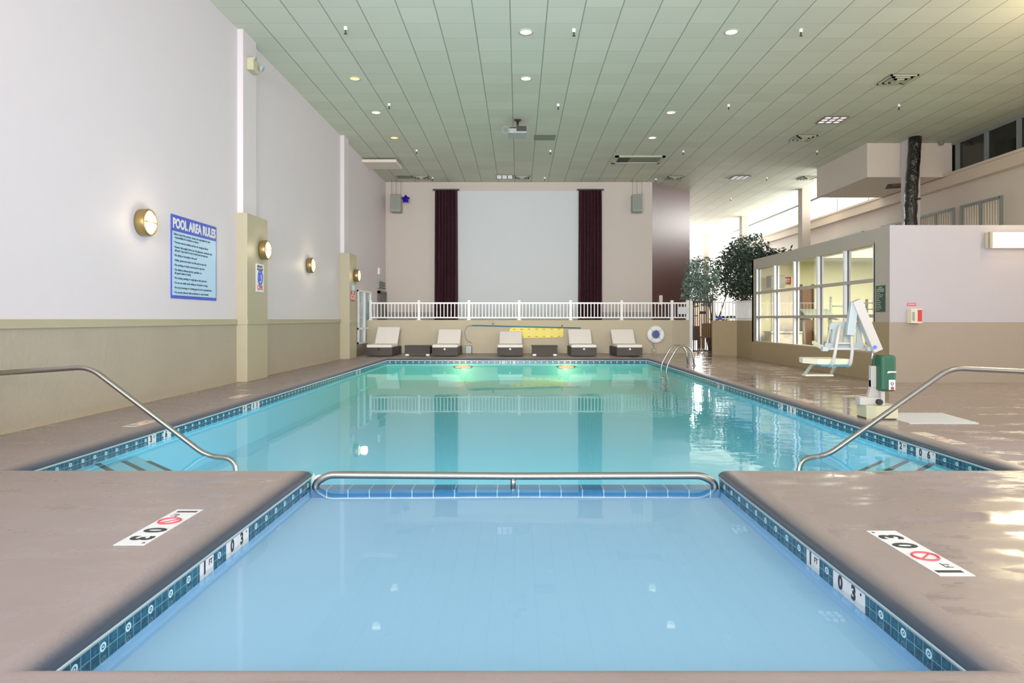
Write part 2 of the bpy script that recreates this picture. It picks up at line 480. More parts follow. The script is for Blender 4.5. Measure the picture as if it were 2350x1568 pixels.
# ------------------------------------------------------------------ room shell
LX = -4.92
b = NB(); box(b, -5.2, 13.0, EY0, 47, CEIL, CEIL+.1); struct('ceiling', b, M_ceiling)
b = NB(); box(b, LX-.2, LX, EY0, 25.6, 1.05, CEIL); struct('wall_left', b, M_white)
def make_wains():
    t = NT('rough_beige_wainscot'); c = t.coord(); z = t.xyz(c)[2]; n = t.noise(c, 12, 5, .7)
    base = t.mix(t.noise(c, 1.2, 3), srgb((158,147,128)), srgb((170,158,140)))
    stain = t.math('MULTIPLY', t.ramp(t.math('ADD', z, t.math('MULTIPLY', n, .12)), .16, .04), .45)
    return t.done(t.bsdf(t.mix(stain, base, srgb((182,162,128))), .7, 0, t.bump(n, .35, .03)))
M_wains = make_wains()
b = NB(); box(b, LX-.2, LX+.005, EY0, 22.5, 0, 1.01); struct('wall_left_lower', b, M_wains)
b = NB(); box(b, LX-.2, LX+.03, EY0, 11.98, 1.01, 1.1); box(b, LX-.2, LX+.03, 13.0, 18.98, 1.01, 1.1)
box(b, LX-.1, -4.71, 11.98, 13.02, 1.01, 1.1); box(b, LX-.1, -4.63, 18.98, 19.8, 1.01, 1.1)
struct('trim_4', b, M_trim)
for (ya, yb, xu, xl, zt) in ((12.05, 12.65, -4.82, -4.73, 2.96), (19.0, 19.5, -4.81, -4.65, 2.93)):
    b = NB(); box(b, LX-.1, xu, ya, yb, zt, CEIL); struct('pilaster_upper', b, M_white)
    b = NB(); box(b, LX-.1, xl, ya-.05, ya+.93 if ya < 15 else ya+.77, 0, zt, .01); struct('pilaster_lower', b, M_trim)

# back stage wall, stage, angled brown wall
b = NB(); box(b, LX-.2, 4.95, 25.5, 25.7, 1.0, CEIL); struct('wall_back', b, M_backwall)
b = NB(); box(b, LX, 4.95, 25.47, 25.5, 1.06, 1.36); struct('baseboard_back', b, pm('grey_skirting', (150,150,150), .6))
b = NB(); prism(b, [(4.95,25.5),(6.84,27.5),(6.84,47),(4.95,47)], Matrix.Translation((0,0,0)), CEIL); struct('wall_angled', b, M_brown)
b = NB(); box(b, LX, 4.98, 22.3, 25.5, 0, 1.075)
prism(b, [(4.98,22.3),(5.56,22.42),(5.56,25.5),(4.98,25.5)], Matrix.Translation((0,0,0)), 1.075)
struct('stage_platform', b, M_beige)
b = NB(); prism(b, [(5.56,22.42),(5.56,26.0),(5.2,26.0)], Matrix.Translation((0,0,0)), .6); struct('stage_side', b, M_beige)

# window and door on the left wall
w = struct('window_1', (lambda b: box(b, LX-.01, LX+.012, 20.95, 22.75, .36, 1.98))(NB()), M_darkglass)
w.data.materials[0] = pm('blue_grey_window', (150,176,186), .15, var=.25, scale=1.2)
b = NB()
for y in (20.95, 21.8, 22.7): box(b, LX, LX+.06, y, y+.1, .34, 2.0)
for z in (.34, .78, 1.95): box(b, LX, LX+.055, 20.95, 22.8, z, z+.06)
obj('window_frame', b, M_metalwhite, w)
dr = struct('door_1', (lambda b: box(b, LX, LX+.05, 24.1, 25.1, 1.075, 2.0))(NB()), pm('door_brown_grey', (110,100,92), .5))
b = NB(); box(b, LX, LX+.09, 24.0, 24.1, 1.075, 2.1); box(b, LX, LX+.09, 25.1, 25.2, 1.075, 2.1); box(b, LX, LX+.09, 24.0, 25.2, 2.0, 2.1)
obj('door_frame', b, pm('door_frame_grey', (90,84,80), .5), dr)
t = thing('wall_louver', 'grey slatted louver on left wall above the stage door', 'vent', (LX, 24.5, 2.2))
b = NB(); box(b, LX+.002, LX+.05, 24.05, 25.1, 2.18, 2.46); obj('housing', b, M_grey, t)
b = NB()
for k in range(3): box(b, LX+.05, LX+.075, 24.08, 25.07, 2.2+.085*k, 2.24+.085*k)
obj('slats', b, M_darkmetal, t)
b = NB(); box(b, LX+.002, LX+.06, 24.05, 24.3, 2.52+.15, 2.9, .01); o = centred(obj('wall_speaker', b, M_metalwhite)); tag(o, 'small white box mounted on left wall above the louver', 'wall box')

# right side: fitness room
GX, GY0, GY1, GZ = 6.46, 12.0, 19.05, 2.74
b = NB(); box(b, GX-.001, 12.5, GY0-.02, GY0, 1.05, GZ); struct('wall_fitness_front', b, pm('lilac_white_paint', (172,166,172), .55, var=.02))
b = NB(); box(b, GX-.013, 12.5, GY0-.024, GY0, 0, 1.05); struct('wall_fitness_front_lower', b, pm('beige_lower_right', (150,136,120), .65, var=.04, bump=.15))
WY = [12.52, 13.68, 14.9, 16.18, 17.42, 18.73]; WZ = [.484, 1.16, 1.815, 2.49]
b = NB(); box(b, GX-.012, GX+.14, GY0, GY1, 0, WZ[0]); box(b, GX-.012, GX+.14, GY0, WY[0], WZ[0], 1.05); struct('wall_fitness_side_lower', b, M_tan)
b = NB(); box(b, GX, GX+.14, GY0+.001, WY[0], 1.05, GZ); box(b, GX, GX+.14, WY[0], GY1, WZ[3], GZ-.001); box(b, GX, GX+.14, WY[5], GY1, WZ[0], WZ[3])
struct('wall_fitness_side', b, M_greige)
b = NB(); box(b, GX, 12.5, GY1-.12, GY1, 0, GZ); box(b, 11.3, 11.42, GY0+.15, GY1-.12, .02, GZ-.1); struct('wall_fitness_back', b, M_gymwall)
b = NB(); box(b, GX+.14, 12.5, GY0+.15, GY1, GZ-.07, GZ-.002); struct('ceiling_fitness', b, M_gymceil)
b = NB(); box(b, GX+.14, 12.5, GY0+.15, GY1-.12, .0, .02); struct('floor_fitness', b, M_carpet)
b = NB()
for i in range(5):
    for k in range(3): box(b, GX+.06, GX+.068, WY[i], WY[i+1], WZ[k], WZ[k+1])
w2 = struct('window_2', b, M_glass)
b = NB()
for y in WY: box(b, GX+.0, GX+.12, y-.035, y+.035, WZ[0], WZ[3])
obj('window_mullions', b, M_metalwhite, w2)
b = NB()
for y in WY: box(b, GX+.055, GX+.085, y-.045, y-.035, WZ[0], WZ[3])
obj('window_gasket', b, pm('dark_blue_gasket', (58,60,92), .4), w2)
b = NB()
for z in WZ: box(b, GX-.006, GX+.11, WY[0], WY[5], z-.03, z+.03)
obj('window_transoms', b, M_greige, w2)

# low wall and fence to the gate
b = NB(); prism(b, [(5.98,21.25),(6.58,20.75),(6.64,20.85),(6.1,21.45)], Matrix.Translation((0,0,0)), 1.065)
prism(b, [(6.58,20.75),(6.46,19.05),(6.6,19.05),(6.72,20.75)], Matrix.Translation((0,0,0)), 1.065)
prism(b, [(5.98,21.25),(6.1,21.3),(6.36,22.4),(6.28,22.4)], Matrix.Translation((0,0,0)), 1.065)
struct('wall_low', b, M_tan)

# right building wall with clerestory, beam and windows
RX = 12.5
b = NB(); box(b, RX, RX+.25, EY0, 47, 0, 4.9)
struct('wall_right', b, M_pink)
b = NB(); box(b, RX-.22, RX+.2, 12, 47, 4.9, 5.27); box(b, RX-.27, RX+.2, 12, 47, 5.2, 5.27)
struct('trim_5', b, M_ledge)
b = NB(); box(b, RX, RX+.25, EY0, 12, 5.27, CEIL); box(b, RX-.22, RX+.2, EY0, 12, 4.9, 5.27); struct('wall_right_upper', b, M_pink)
b = NB(); box(b, RX+.04, RX+.06, 12.0, 20.2, 5.27, CEIL); w3 = struct('window_3', b, M_darkglass)
b = NB()
for y in (13.6, 14.8, 16.0, 17.2, 18.4, 19.6): box(b, RX-.03, RX+.1, y-.05, y+.05, 5.27, CEIL)
box(b, RX-.02, RX+.08, 12, 19.75, 6.1, CEIL); box(b, RX-.02, RX+.08, 12, 19.75, 5.27, 5.32)
obj('window_frame', b, M_grey, w3)
b = NB(); box(b, RX+.04, RX+.05, 20.2, 47, 5.27, CEIL); w4 = struct('window_4', b, M_glass)
b = NB()
for y in (20.2, 23.3, 24.6, 27.0, 30.4, 33.9, 37.5, 41.0): box(b, RX-.0, RX+.1, y-.03, y+.03, 5.27, CEIL)
box(b, RX-.02, RX+.08, 19.75, 47, 6.12, CEIL)
obj('window_frame', b, M_grey, w4)
# upper windows with drapes
for i, (ya, yb) in enumerate(((17.8, 19.35), (19.75, 21.4), (21.9, 23.6), (25.0, 27.5))):
    b = NB(); box(b, RX-.012, RX+.0, ya, yb, 2.6, 4.25); w = struct(f'window_{5+i}', b, M_curtainpale)
    b = NB(); box(b, RX-.06, RX, ya-.05, ya+.02, 2.55, 4.3); box(b, RX-.06, RX, yb-.02, yb+.05, 2.55, 4.3); box(b, RX-.06, RX, ya, yb, 4.23, 4.3); box(b, RX-.05, RX, (ya+yb)/2-.04, (ya+yb)/2+.04, 2.6, 4.25)
    obj('window_frame', b, M_grey, w)
    b = NB()
    n = 14
    for k in range(n):
        if k in (6, 7): continue
        y = ya+.05+(yb-ya-.1)*k/n; cyl(b, (RX-.03, y, 2.6), (RX-.03, y, 4.22), .03, 6)
    obj('drapes', b, M_curtainpale, w)
# far end of the lobby
b = NB(); box(b, 6.84, RX, 46, 46.2, 0, 2.5); box(b, 6.84, RX, 46, 46.2, 5.9, CEIL); struct('wall_far', b, M_pink)
b = NB(); box(b, 6.84, RX, 46.08, 46.1, 2.5, 5.9); w9 = struct('window_9', b, M_glass)
b = NB()
for x in (6.9, 8.3, 9.7, 11.1, 12.4): box(b, x-.05, x+.05, 46, 46.15, 2.5, 5.9)
for z in (2.5, 4.3, 5.85): box(b, 6.84, RX, 46, 46.15, z-.04, z+.04)
obj('window_frame', b, M_metalwhite, w9)
b = NB(); box(b, 5.0, RX, 23.2, 46.5, -.1, -.001); struct('floor_lobby', b, M_lobbyfloor)
for y in (19.4, 26.7, 33.9, 41.0):
    b = NB(); box(b, 11.0, 11.32, y, y+.4, 0, CEIL); struct('column', b, M_greige if y > 20 else M_white)
b = NB(); box(b, 10.05, RX, 19.85, 23.2, 5.2, CEIL); struct('bulkhead', b, M_pink)

# ------------------------------------------------------------------ left wall things
def place_lamp(t, X, Y, Z):
    Mx = frame_matrix((X, Y, Z), (0,1,0), (0,0,1))
    return Mx
t = thing('wall_lamp', '', 'wall lamp', (LX, 8.97, 2.36), 'round wall lamps along the left wall')
Mx = frame_matrix((LX, 8.97, 2.36), (0,1,0), (0,0,1))
b = NB(); lathe(b, [(.0,.001),(.172,.001),(.178,.03),(.178,.11),(.168,.13),(.155,.13),(.155,.10),(0,.10)], Mx, 40); obj('lamp_housing', b, M_brass, t)
b = NB(); lathe(b, [(.155,.115),(.13,.135),(.08,.148),(0,.152)], Mx, 40); obj('lamp_glass', b, E_lamp, t)
b = NB(); tube(b, [Mx @ Vector((x, .0, z)) for x, z in ((-.17,.12),(-.1,.15),(0,.16),(.1,.15),(.17,.12))], .007, 8); obj('guard_bar', b, M_brass, t)
t['label'] = 'round bronze wall lamp on plain white wall left of the rules sign'
dup(t, (-4.73, 12.67, 2.375), 'round bronze wall lamp on the beige pilaster above the blue oval sign')
dup(t, (LX, 16.09, 2.36), 'round bronze wall lamp on white wall between the two pilasters')
dup(t, (-4.65, 19.55, 2.34), 'round bronze wall lamp on the farther pilaster above red and white sign')
for X, Y, Z in ((LX,8.97,2.36),(-4.73,12.67,2.375),(LX,16.09,2.36),(-4.65,19.55,2.34)):
    L = bpy.data.lights.new('lamp_light', 'POINT'); L.energy = 7; L.color = (1,.82,.55); L.shadow_soft_size = .1
    lo = bpy.data.objects.new('lamp_light', L); COL.objects.link(lo); lo.location = (X+.27, Y, Z)

t = thing('rules_sign', 'large blue and pale blue pool area rules sign on the white left wall', 'sign', (LX, 10.46, 1.40))
ya, yb, za, zb = 9.73, 11.185, 1.40, 2.595
b = NB(); box(b, LX+.001, LX+.012, ya, yb, za, zb); obj('sign_board', b, M_signblue, t)
b = NB(); box(b, LX+.012, LX+.016, ya+.03, yb-.03, za+.045, zb-.235); obj('text_panel', b, M_signpale, t)
b = NB(); text(b, 'POOL AREA RULES', .19, frame_matrix((LX+.015, (ya+yb)/2, zb-.125), (0,1,0), (0,0,1)), bold=.009, width=1.38); obj('heading_lettering', b, M_paper, t)
lines = ["Safety is your first priority. Guests are responsible for their", "  responsibility for accidents or injuries.", "• Persons must be healthy and free of contagious illness",
 "• Shower thoroughly before use. No glassware, swimsuits only", "  allowed. Caps must be worn in this pool and spa area", "• No diving or horseplay in the pool", "• Adults, guests and others use this pool at own risk", "• No smoking or tobacco use in pool or spa area",
 "• No children without parents, guardian or a", "  life guard unless in family", "• No running, pushing or rough play at this pool area", "• Do not use while under influence of alcohol or drugs", "• No food, beverages or chewing gum is to be consumed here", "• No persons allowed with an infection or open wounds"]
b = NB(); z = zb-.275
for i, s in enumerate(lines):
    text(b, s, .048, frame_matrix((LX+.018, ya+.06, z), (0,1,0), (0,0,1)), 'LEFT', bold=.0004)
    nxt = lines[i+1] if i+1 < len(lines) else '•'
    z -= .048 if nxt.startswith('  ') else .069
obj('rules_lettering', b, M_ink, t)

t = thing('oval_emblem_sign', 'narrow white sign with blue oval and red letters on the nearer pilaster', 'sign', (-4.73, 12.57, 1.6))
X = -4.73
b = NB(); box(b, X+.001, X+.008, 12.39, 12.76, 1.6, 2.105); obj('sign_board', b, M_paper, t)
b = NB(); tube(b, [Vector((X+.009, 12.575+.1*math.cos(a), 1.865+.125*math.sin(a))) for a in [2*PI*k/24 for k in range(24)]], .016, 6, True)
text(b, 'S', .2, frame_matrix((X+.010, 12.575, 1.865), (0,1,0), (0,0,1)), bold=.012); obj('oval_emblem', b, M_signblue, t)
b = NB(); text(b, 'EMERGENCY', .06, frame_matrix((X+.010, 12.575, 2.06), (0,1,0), (0,0,1)), width=.28, bold=.002); text(b, 'PROCEDURE', .06, frame_matrix((X+.010, 12.575, 2.005), (0,1,0), (0,0,1)), width=.28, bold=.002); obj('heading_lettering', b, M_ink, t)
b = NB(); text(b, 'CPR', .12, frame_matrix((X+.010, 12.575, 1.675), (0,1,0), (0,0,1)), bold=.005, width=.27); obj('red_lettering', b, M_signred, t)

X = -4.65
t = thing('warning_sign', 'red and white warning sign on the farther pilaster', 'sign', (X, 19.3, 1.57))
b = NB(); box(b, X+.001, X+.008, 19.05, 19.55, 1.6, 1.90); obj('sign_board', b, M_signred, t)
b = NB(); box(b, X+.008, X+.010, 19.07, 19.53, 1.66, 1.78); obj('white_field', b, M_paper, t)
b = NB(); text(b, 'NO', .11, frame_matrix((X+.011, 19.3, 1.84), (0,1,0), (0,0,1)), bold=.004); obj('white_lettering', b, M_paper, t)
b = NB(); text(b, 'DIVING', .11, frame_matrix((X+.011, 19.3, 1.72), (0,1,0), (0,0,1)), bold=.003, width=.4); obj('red_lettering', b, M_signred, t)
t = thing('notice_sign', 'small pale blue notice above the red and white warning sign', 'sign', (X, 19.3, 1.9))
b = NB(); box(b, X+.001, X+.008, 19.08, 19.52, 1.905, 2.06); obj('sign_board', b, M_signpale, t)
b = NB(); box(b, X+.008, X+.010, 19.08, 19.14, 1.905, 2.06); obj('edge_stripe', b, M_signblue, t)

X = -4.82
t = thing('emergency_light', 'beige emergency light with twin lamp heads high on nearer pilaster', 'emergency light', (X, 12.35, 5.55))
b = NB(); box(b, X, X+.12, 12.2, 12.5, 5.53, 5.75, .015); obj('battery_case', b, M_liftbase, t)
for y in (12.27, 12.45):
    b = NB(); lathe(b, [(0,0),(.03,0),(.06,.07),(.055,.075),(0,.07)], frame_matrix((X+.06, y, 5.76 if y < 12.4 else 5.66) if y < 12.4 else (X+.13, y, 5.66), (0,1,0), (.3,0,.8)), 16); obj('lamp_head', b, M_frost, t)

# ------------------------------------------------------------------ stage things
t = thing('projection_screen', 'large pale projection screen between the two maroon curtains', 'screen', (-.02, 25.44, 1.1))
b = NB(); box(b, -2.26, 2.21, 25.455, 25.468, 1.10, 5.85); obj('screen_surface', b, M_screen, t)
b = NB(); box(b, -2.26, 2.21, 25.45, 25.469, 5.85, 5.92); obj('top_batten', b, M_backwall, t)
for px0, px1, bx0, bx1, word in ((997, 1050, 997, 1050, 'left of'), (1328, 1382, 1327, 1380, 'right of')):
    Yc = 25.22; xa, xb = (px0-VX)/F*Yc, (px1-VX)/F*Yc; xc = (xa+xb)/2
    t = thing('curtain', f'tall dark maroon velvet curtain hanging {word} the projection screen', 'curtain', (xc, Yc, 1.08), 'stage curtains')
    b = NB(); n = 72; rows = []
    ph = random.uniform(0, 6)
    for z in (1.08, 2.2, 3.4, 4.6, 5.5, 5.83):
        s = 1.03-.05*(z-1.08)/4.75
        row = []
        for k in range(n+1):
            u = k/n; row.append(b.verts.new((xc+(u-.5)*(xb-xa)*s, Yc+.085*math.sin(u*2*PI*7+ph+.4*math.sin(z))+.02*math.sin(u*31+z), z)))
        rows.append(row)
    for A, B in zip(rows, rows[1:]):
        for k in range(n): b.faces.new((A[k], A[k+1], B[k+1], B[k])).smooth = True
    obj('cloth', b, M_curtain, t)
    b = NB(); cyl(b, (xa-.06, Yc, 5.85), (xb+.06, Yc, 5.85), .03, 12); box(b, xa-.04, xb+.04, Yc-.05, Yc+.05, 5.83, 5.87); obj('curtain_rod', b, M_black, t)

def speaker(px, word):
    c = at(px, 467, 25.0); x, z = c.x, c.z
    t = thing('hanging_speaker', f'grey loudspeaker hung on wires near ceiling, {word}', 'speaker', (x, 25.0, z-.32), 'hanging loudspeakers above the stage')
    b = NB(); box(b, x-.19, x+.19, 24.85, 25.2, z-.32, z+.32, .03); obj('cabinet', b, M_speaker, t)
    b = NB(); box(b, x-.16, x+.16, 24.838, 24.85, z-.24, z+.29); obj('grille', b, pm('speaker_grille', (134,140,132), .7), t)
    b = NB(); box(b, x-.1, x+.1, 24.83, 24.85, z-.30, z-.265); obj('port', b, M_grey, t)
    for dx in (-.2, 0, .22):
        b = NB(); cyl(b, (x+dx*.8, 25.0, z+.3), (x+dx*.8, 25.0, CEIL), .009, 6); obj('hanging_wire', b, M_grey, t)
speaker(909, 'left of left curtain'); speaker(1462, 'right of right curtain')
c = at(931, 457, 24.95)
b = NB(); pts = []
for k in range(10):
    r = .17 if k % 2 == 0 else .105
    pts.append((c.x+r*math.sin(k*PI/5), c.z+r*math.cos(k*PI/5)))
ring = [b.verts.new((x, c.y, z)) for x, z in pts]; f0 = b.verts.new((c.x, c.y-.07, c.z)); f1 = b.verts.new((c.x, c.y+.07, c.z))
for k in range(10):
    b.faces.new((ring[k], ring[(k+1) % 10], f0)); b.faces.new((ring[(k+1) % 10], ring[k], f1))
o = centred(obj('star_balloon', b, M_star)); tag(o, 'shiny blue star balloon caught beside the left hanging loudspeaker', 'balloon')

# stage railing
RY = 22.36
t = thing('stage_railing', 'white metal railing with thin balusters along the stage edge', 'railing', (.4, RY, 1.075))
posts = [-4.80, -3.23, -1.61, .02, 1.69, 3.345, 4.98, 5.485]
for x in posts:
    b = NB(); box(b, x-.04, x+.04, RY-.04, RY+.04, 1.075, 1.70); box(b, x-.05, x+.05, RY-.05, RY+.05, 1.70, 1.715); box(b, x-.07, x+.07, RY-.055, RY+.055, 1.075, 1.09); obj('post', b, M_metalwhite, t)
b = NB(); box(b, posts[0], posts[-1], RY-.025, RY+.025, 1.60, 1.65); obj('top_rail', b, M_metalwhite, t)
b = NB(); box(b, posts[0], posts[-1], RY-.02, RY+.02, 1.135, 1.175); obj('bottom_rail', b, M_metalwhite, t)
proto = None
for xa, xb in zip(posts, posts[1:]):
    n = max(1, round((xb-xa)/.112)-1)
    for k in range(1, n+1):
        x = xa+(xb-xa)*k/(n+1)
        if proto is None:
            b = NB(); box(b, -.013, .013, -.013, .013, 1.175-1.075, 1.60-1.075); proto = obj('baluster', b, M_metalwhite, t, world=False); o = proto
        else:
            o = proto.copy(); COL.objects.link(o); o.parent = t
        o.location = (x-.4, 0, 0)
c = at(1567, 712, RY-.06)
b = NB(); box(b, c.x-.17, c.x+.17, RY-.06, RY-.045, 1.27, 1.50)
o = centred(obj('blank_board', b, M_paper)); tag(o, 'plain white board fixed to right end of the stage railing', 'sign board')
b = NB(); box(b, 4.86, 5.06, 26.0, 26.1, 1.6, 1.95)   # small pink box on the brown wall
bmesh.ops.translate(b, verts=b.verts, vec=(.35, -.15, .05))
o = centred(obj('wall_box', b, M_pink)); tag(o, 'small pink box on the brown angled wall behind the railing', 'wall box')

# stage front wall things
t = thing('rescue_pole', 'long teal rescue pole with curved hook hung on stage wall', 'rescue pole', (0.0, 22.2, .95))
p0, p1 = at(1083, 747, 22.24), at(1333, 753, 22.24)
b = NB(); cyl(b, p0, p1, .018, 10); obj('pole_shaft', b, M_teal, t)
b = NB(); tube(b, fillet([p0, at(1072, 748, 22.24), at(1065, 762, 22.24), at(1070, 780, 22.24), at(1082, 788, 22.24)], .15), .013, 8); obj('hook', b, M_grey, t)
for px in (1132, 1290):
    c = at(px, 747 if px < 1200 else 752, 22.27); b = NB(); box(b, c.x-.02, c.x+.02, 22.21, 22.302, c.z-.02, c.z+.09); obj('wall_bracket', b, M_darkmetal, t)
t = thing('spine_board', 'bright yellow rescue spine board hung on stage wall behind middle lounger', 'rescue board', (at(1231, 778, 22.2).x, 22.25, at(1231, 778, 22.25).z))
a0, a1 = at(1169, 752, 22.25), at(1293, 776, 22.25)
b = NB(); poly = [(a0.x+.0, a0.z-.06), (a0.x+.08, a0.z), (a1.x-.0, a0.z-.03), (a1.x, a1.z+.06), (a1.x-.05, a1.z+.02), (a0.x+.1, a1.z-.02), (a0.x, a1.z+.05)]
prism(b, poly, Matrix(((1,0,0,0),(0,0,-1,22.28),(0,1,0,0),(0,0,0,1))), .035); obj('board', b, M_yellow, t)
for k in range(7):
    x = a0.x+.16+k*.24; 
    for zz in (a0.z-.055, a1.z+.045):
        b = NB(); box(b, x-.045, x+.045, 22.242, 22.25, zz-.016, zz+.016); obj('hand_slot', b, pm('yellow_slot', (190,160,30), .6) if k == 0 and zz > a1.z+.1 else bpy.data.materials['yellow_slot'], t)
b = NB(); 
for k in (2.2, 4.8): box(b, a0.x+.16+k*.24-.012, a0.x+.16+k*.24+.012, 22.241, 22.25, a1.z, a0.z-.02)
obj('strap', b, M_cream, t)

t = thing('life_ring', 'white life ring buoy with rope coil hung on right end of stage wall', 'life ring', (at(1505, 768, 22.2).x, 22.2, at(1505, 790, 22.2).z))
c = at(1505, 768, 22.2)
b = NB(); tube(b, [Vector((c.x+.205*math.cos(a), 22.2, c.z+.205*math.sin(a))) for a in [2*PI*k/40 for k in range(40)]], .085, 14, True); obj('ring', b, M_metalwhite, t)
b = NB()
for k, rr in enumerate((.03, .055, .08, .105)): tube(b, [Vector((c.x+rr*math.cos(a), 22.19+.012*math.sin(5*a+k), c.z+rr*math.sin(a))) for a in [2*PI*j/24 for j in range(24)]], .014, 6, True)
lathe(b, [(0,0),(.115,0),(.115,.01),(0,.01)], frame_matrix((c.x, 22.25, c.z), (1,0,0), (0,0,1)))
obj('rope_coil', b, M_rope, t)
b = NB(); box(b, c.x-.012, c.x+.022, 22.09, 22.13, c.z-.06, c.z+.14); obj('rope_end', b, M_signblue, t)
b = NB()
for k in range(4):
    a = PI/4+k*PI/2; p = Vector((c.x+.205*math.cos(a), 22.2, c.z+.205*math.sin(a)))
    tube(b, [p+Vector((math.cos(a)*.09*math.cos(q), .09*math.sin(q), math.sin(a)*.09*math.cos(q))) for q in [2*PI*j/14 for j in range(14)]], .008, 5, True)
obj('rope_band', b, M_frost, t)
t = thing('wire_holder', 'small grey wire holder on stage wall below the life ring', 'bracket', (c.x-.05, 22.25, .15))
p = at(1500, 794, 22.24)
b = NB(); tube(b, [(p.x-.03, 22.24, p.z+.05), (p.x+.02, 22.24, p.z), (p.x, 22.24, p.z-.08)], .008, 6); tube(b, [(p.x-.07, 22.24, p.z-.09),(p.x+.08, 22.24, p.z-.09),(p.x+.08, 22.24, p.z-.2),(p.x-.07, 22.24, p.z-.2)], .008, 6, True); obj('wire_frame', b, M_grey, t)
b = NB(); box(b, p.x-.02, p.x+.02, 22.28, 22.302, p.z-.02, p.z+.1); obj('wall_plate', b, M_grey, t)
p = at(1078, 800, 22.2)
b = NB(); box(b, p.x-.13, p.x+.07, 22.0, 22.18, .0, .26, .015); o = centred(obj('pump_box', b, M_grey)); tag(o, 'small grey box on the deck against stage wall under the hook', 'box')

# loungers
def make_lounger():
    t = thing('sun_lounger', '', 'sun lounger', (0,0,0), 'sun loungers in a row before the stage wall')
    b = NB(); n = 10; poly = [(-.38, 1.25), (-.38, .02)] + [(-.38+.76*k/n, -.05*math.sin(PI*k/n)) for k in range(n+1)] + [(.38, 1.25)]
    prism(b, poly, Matrix.Translation((0,0,.02)), .235); obj('wicker_base', b, M_wicker, t, False)
    b = NB(); box(b, -.37, .37, 1.25, 1.75, .19, .25); obj('rear_frame', b, M_wicker, t, False)
    for sx in (-1, 1):
        b = NB(); box(b, sx*.33-.04, sx*.33+.04, 1.64, 1.72, 0, .2); obj('leg', b, M_wicker, t, False)
    b = NB(); box(b, -.375, .375, -.01, 1.08, .255, .345, .03, 3); obj('seat_cushion', b, M_cushion, t, False)
    b = NB(); lathe(b, [(0,0),(.032,0),(.03,.012),(0,.016)], frame_matrix((0,-.055,.215), (1,0,0), (0,0,1)), 14); obj('latch', b, M_black, t, False)
    return t
def back_cushion(t, ang, ln):
    a = math.radians(ang); y0, z0 = 1.04, .29
    b = NB(); obox(b, (0, y0+math.cos(a)*ln/2, z0+math.sin(a)*ln/2), (1,0,0), (0,math.cos(a),math.sin(a)), (0,-math.sin(a),math.cos(a)), .36, ln/2, .045, .03); obj('back_cushion', b, M_cushion, t, False)
    b = NB(); obox(b, (0, y0+.06+math.cos(a)*ln/2, z0-.05+math.sin(a)*ln/2), (1,0,0), (0,math.cos(a),math.sin(a)), (0,-math.sin(a),math.cos(a)), .35, ln/2-.03, .02); obj('back_frame', b, M_wicker, t, False)
LOUNG = [(-4.14, 46, .76, 'cream cushioned wicker lounger at far left beside the tall window', M_black), (-2.19, 42, .70, 'cream cushioned wicker lounger second from left, right of a side table', M_metalwhite),
         (-.25, 36, .68, 'cream cushioned wicker lounger in the middle, in front of yellow board', M_metalwhite), (1.94, 42, .70, 'cream cushioned wicker lounger second from right, beyond the yellow board', M_metalwhite), (3.30, 42, .70, 'cream cushioned wicker lounger beside the white life ring', M_metalwhite)]
base = make_lounger()
for i, (x, ang, ln, lab, km) in enumerate(LOUNG):
    if i == 0: o = base; o.location = (x, 20.45, 0); o['label'] = lab
    else: o = dup(base, (x, 20.45, 0), lab)
    o['_a'] = ang
    if i:
        for ch in o.children:
            if ch.name.startswith('latch'): ch.data = ch.data.copy(); ch.data.materials[0] = km
for i, (x, ang, ln, lab, km) in enumerate(LOUNG):
    o = [q for q in COL.objects if q.get('label') == lab][0]; del o['_a']; back_cushion(o, ang, ln)
def table(x, lab):
    t = thing('side_table', lab, 'side table', (x, 20.75, 0), 'low wicker side tables between loungers')
    b = NB(); box(b, -.38, .38, 0, .5, .055, .27); obj('wicker_body', b, M_wicker, t, False)
    b = NB(); box(b, -.40, .40, -.01, .51, .27, .305, .008); obj('table_top', b, M_wicker, t, False)
    for sx in (-1, 1):
        b = NB(); box(b, sx*.31-.05, sx*.31+.05, .03, .45, 0, .055); obj('foot', b, M_metalwhite, t, False)
table(-3.05, 'low dark wicker side table between the two leftmost loungers'); table(.79, 'low dark wicker side table right of the middle lounger')

# ------------------------------------------------------------------ pool metalwork
def pool_rail(sx, lab):
    Y = 6.27
    xs = lambda px: (px-VX)/F*Y
    if sx < 0: pts = [(-4.86, Y, .0), (-4.86, Y, .60), (xs(205), Y, .667), (xs(475), Y, -.15), (xs(541), Y, -.165), (xs(543), Y, -.6)]
    else: pts = [(5.1, Y, 0), (5.1, Y, .60), (xs(2180), Y, .655), (xs(1895), Y, -.15), (xs(1835), Y, -.165), (xs(1833), Y, -.6)]
    t = thing('pool_handrail', lab, 'handrail', (pts[0][0], Y, 0), 'steel handrails at the corner steps')
    b = NB(); tube(b, fillet(pts, .12, 8), .024, 16); obj('steel_pipe', b, M_chrome, t)
    b = NB(); lathe(b, [(.026,.03),(.05,.012),(.055,0),(0,0)], Matrix.Translation(pts[0])); obj('floor_flange', b, M_chrome, t)
pool_rail(-1, 'bent steel handrail sloping into the water at the left steps')
pool_rail(1, 'bent steel handrail sloping into the water at the right steps')
Y = 5.10
t = thing('grab_rail', 'low steel grab rail spanning between wading pool and main pool', 'rail', (0, Y, -.156))
b = NB(); pts = [(WX0+.02, Y, -.17), (WX0+.03, Y, -.11), (WX0+.12, Y, -.052), (-.0, Y, -.062), (WX1-.12, Y, -.058), (WX1-.03, Y, -.11), (WX1-.02, Y, -.17)]
tube(b, fillet(pts, .07, 6), .027, 16); obj('steel_pipe', b, M_chrome, t)
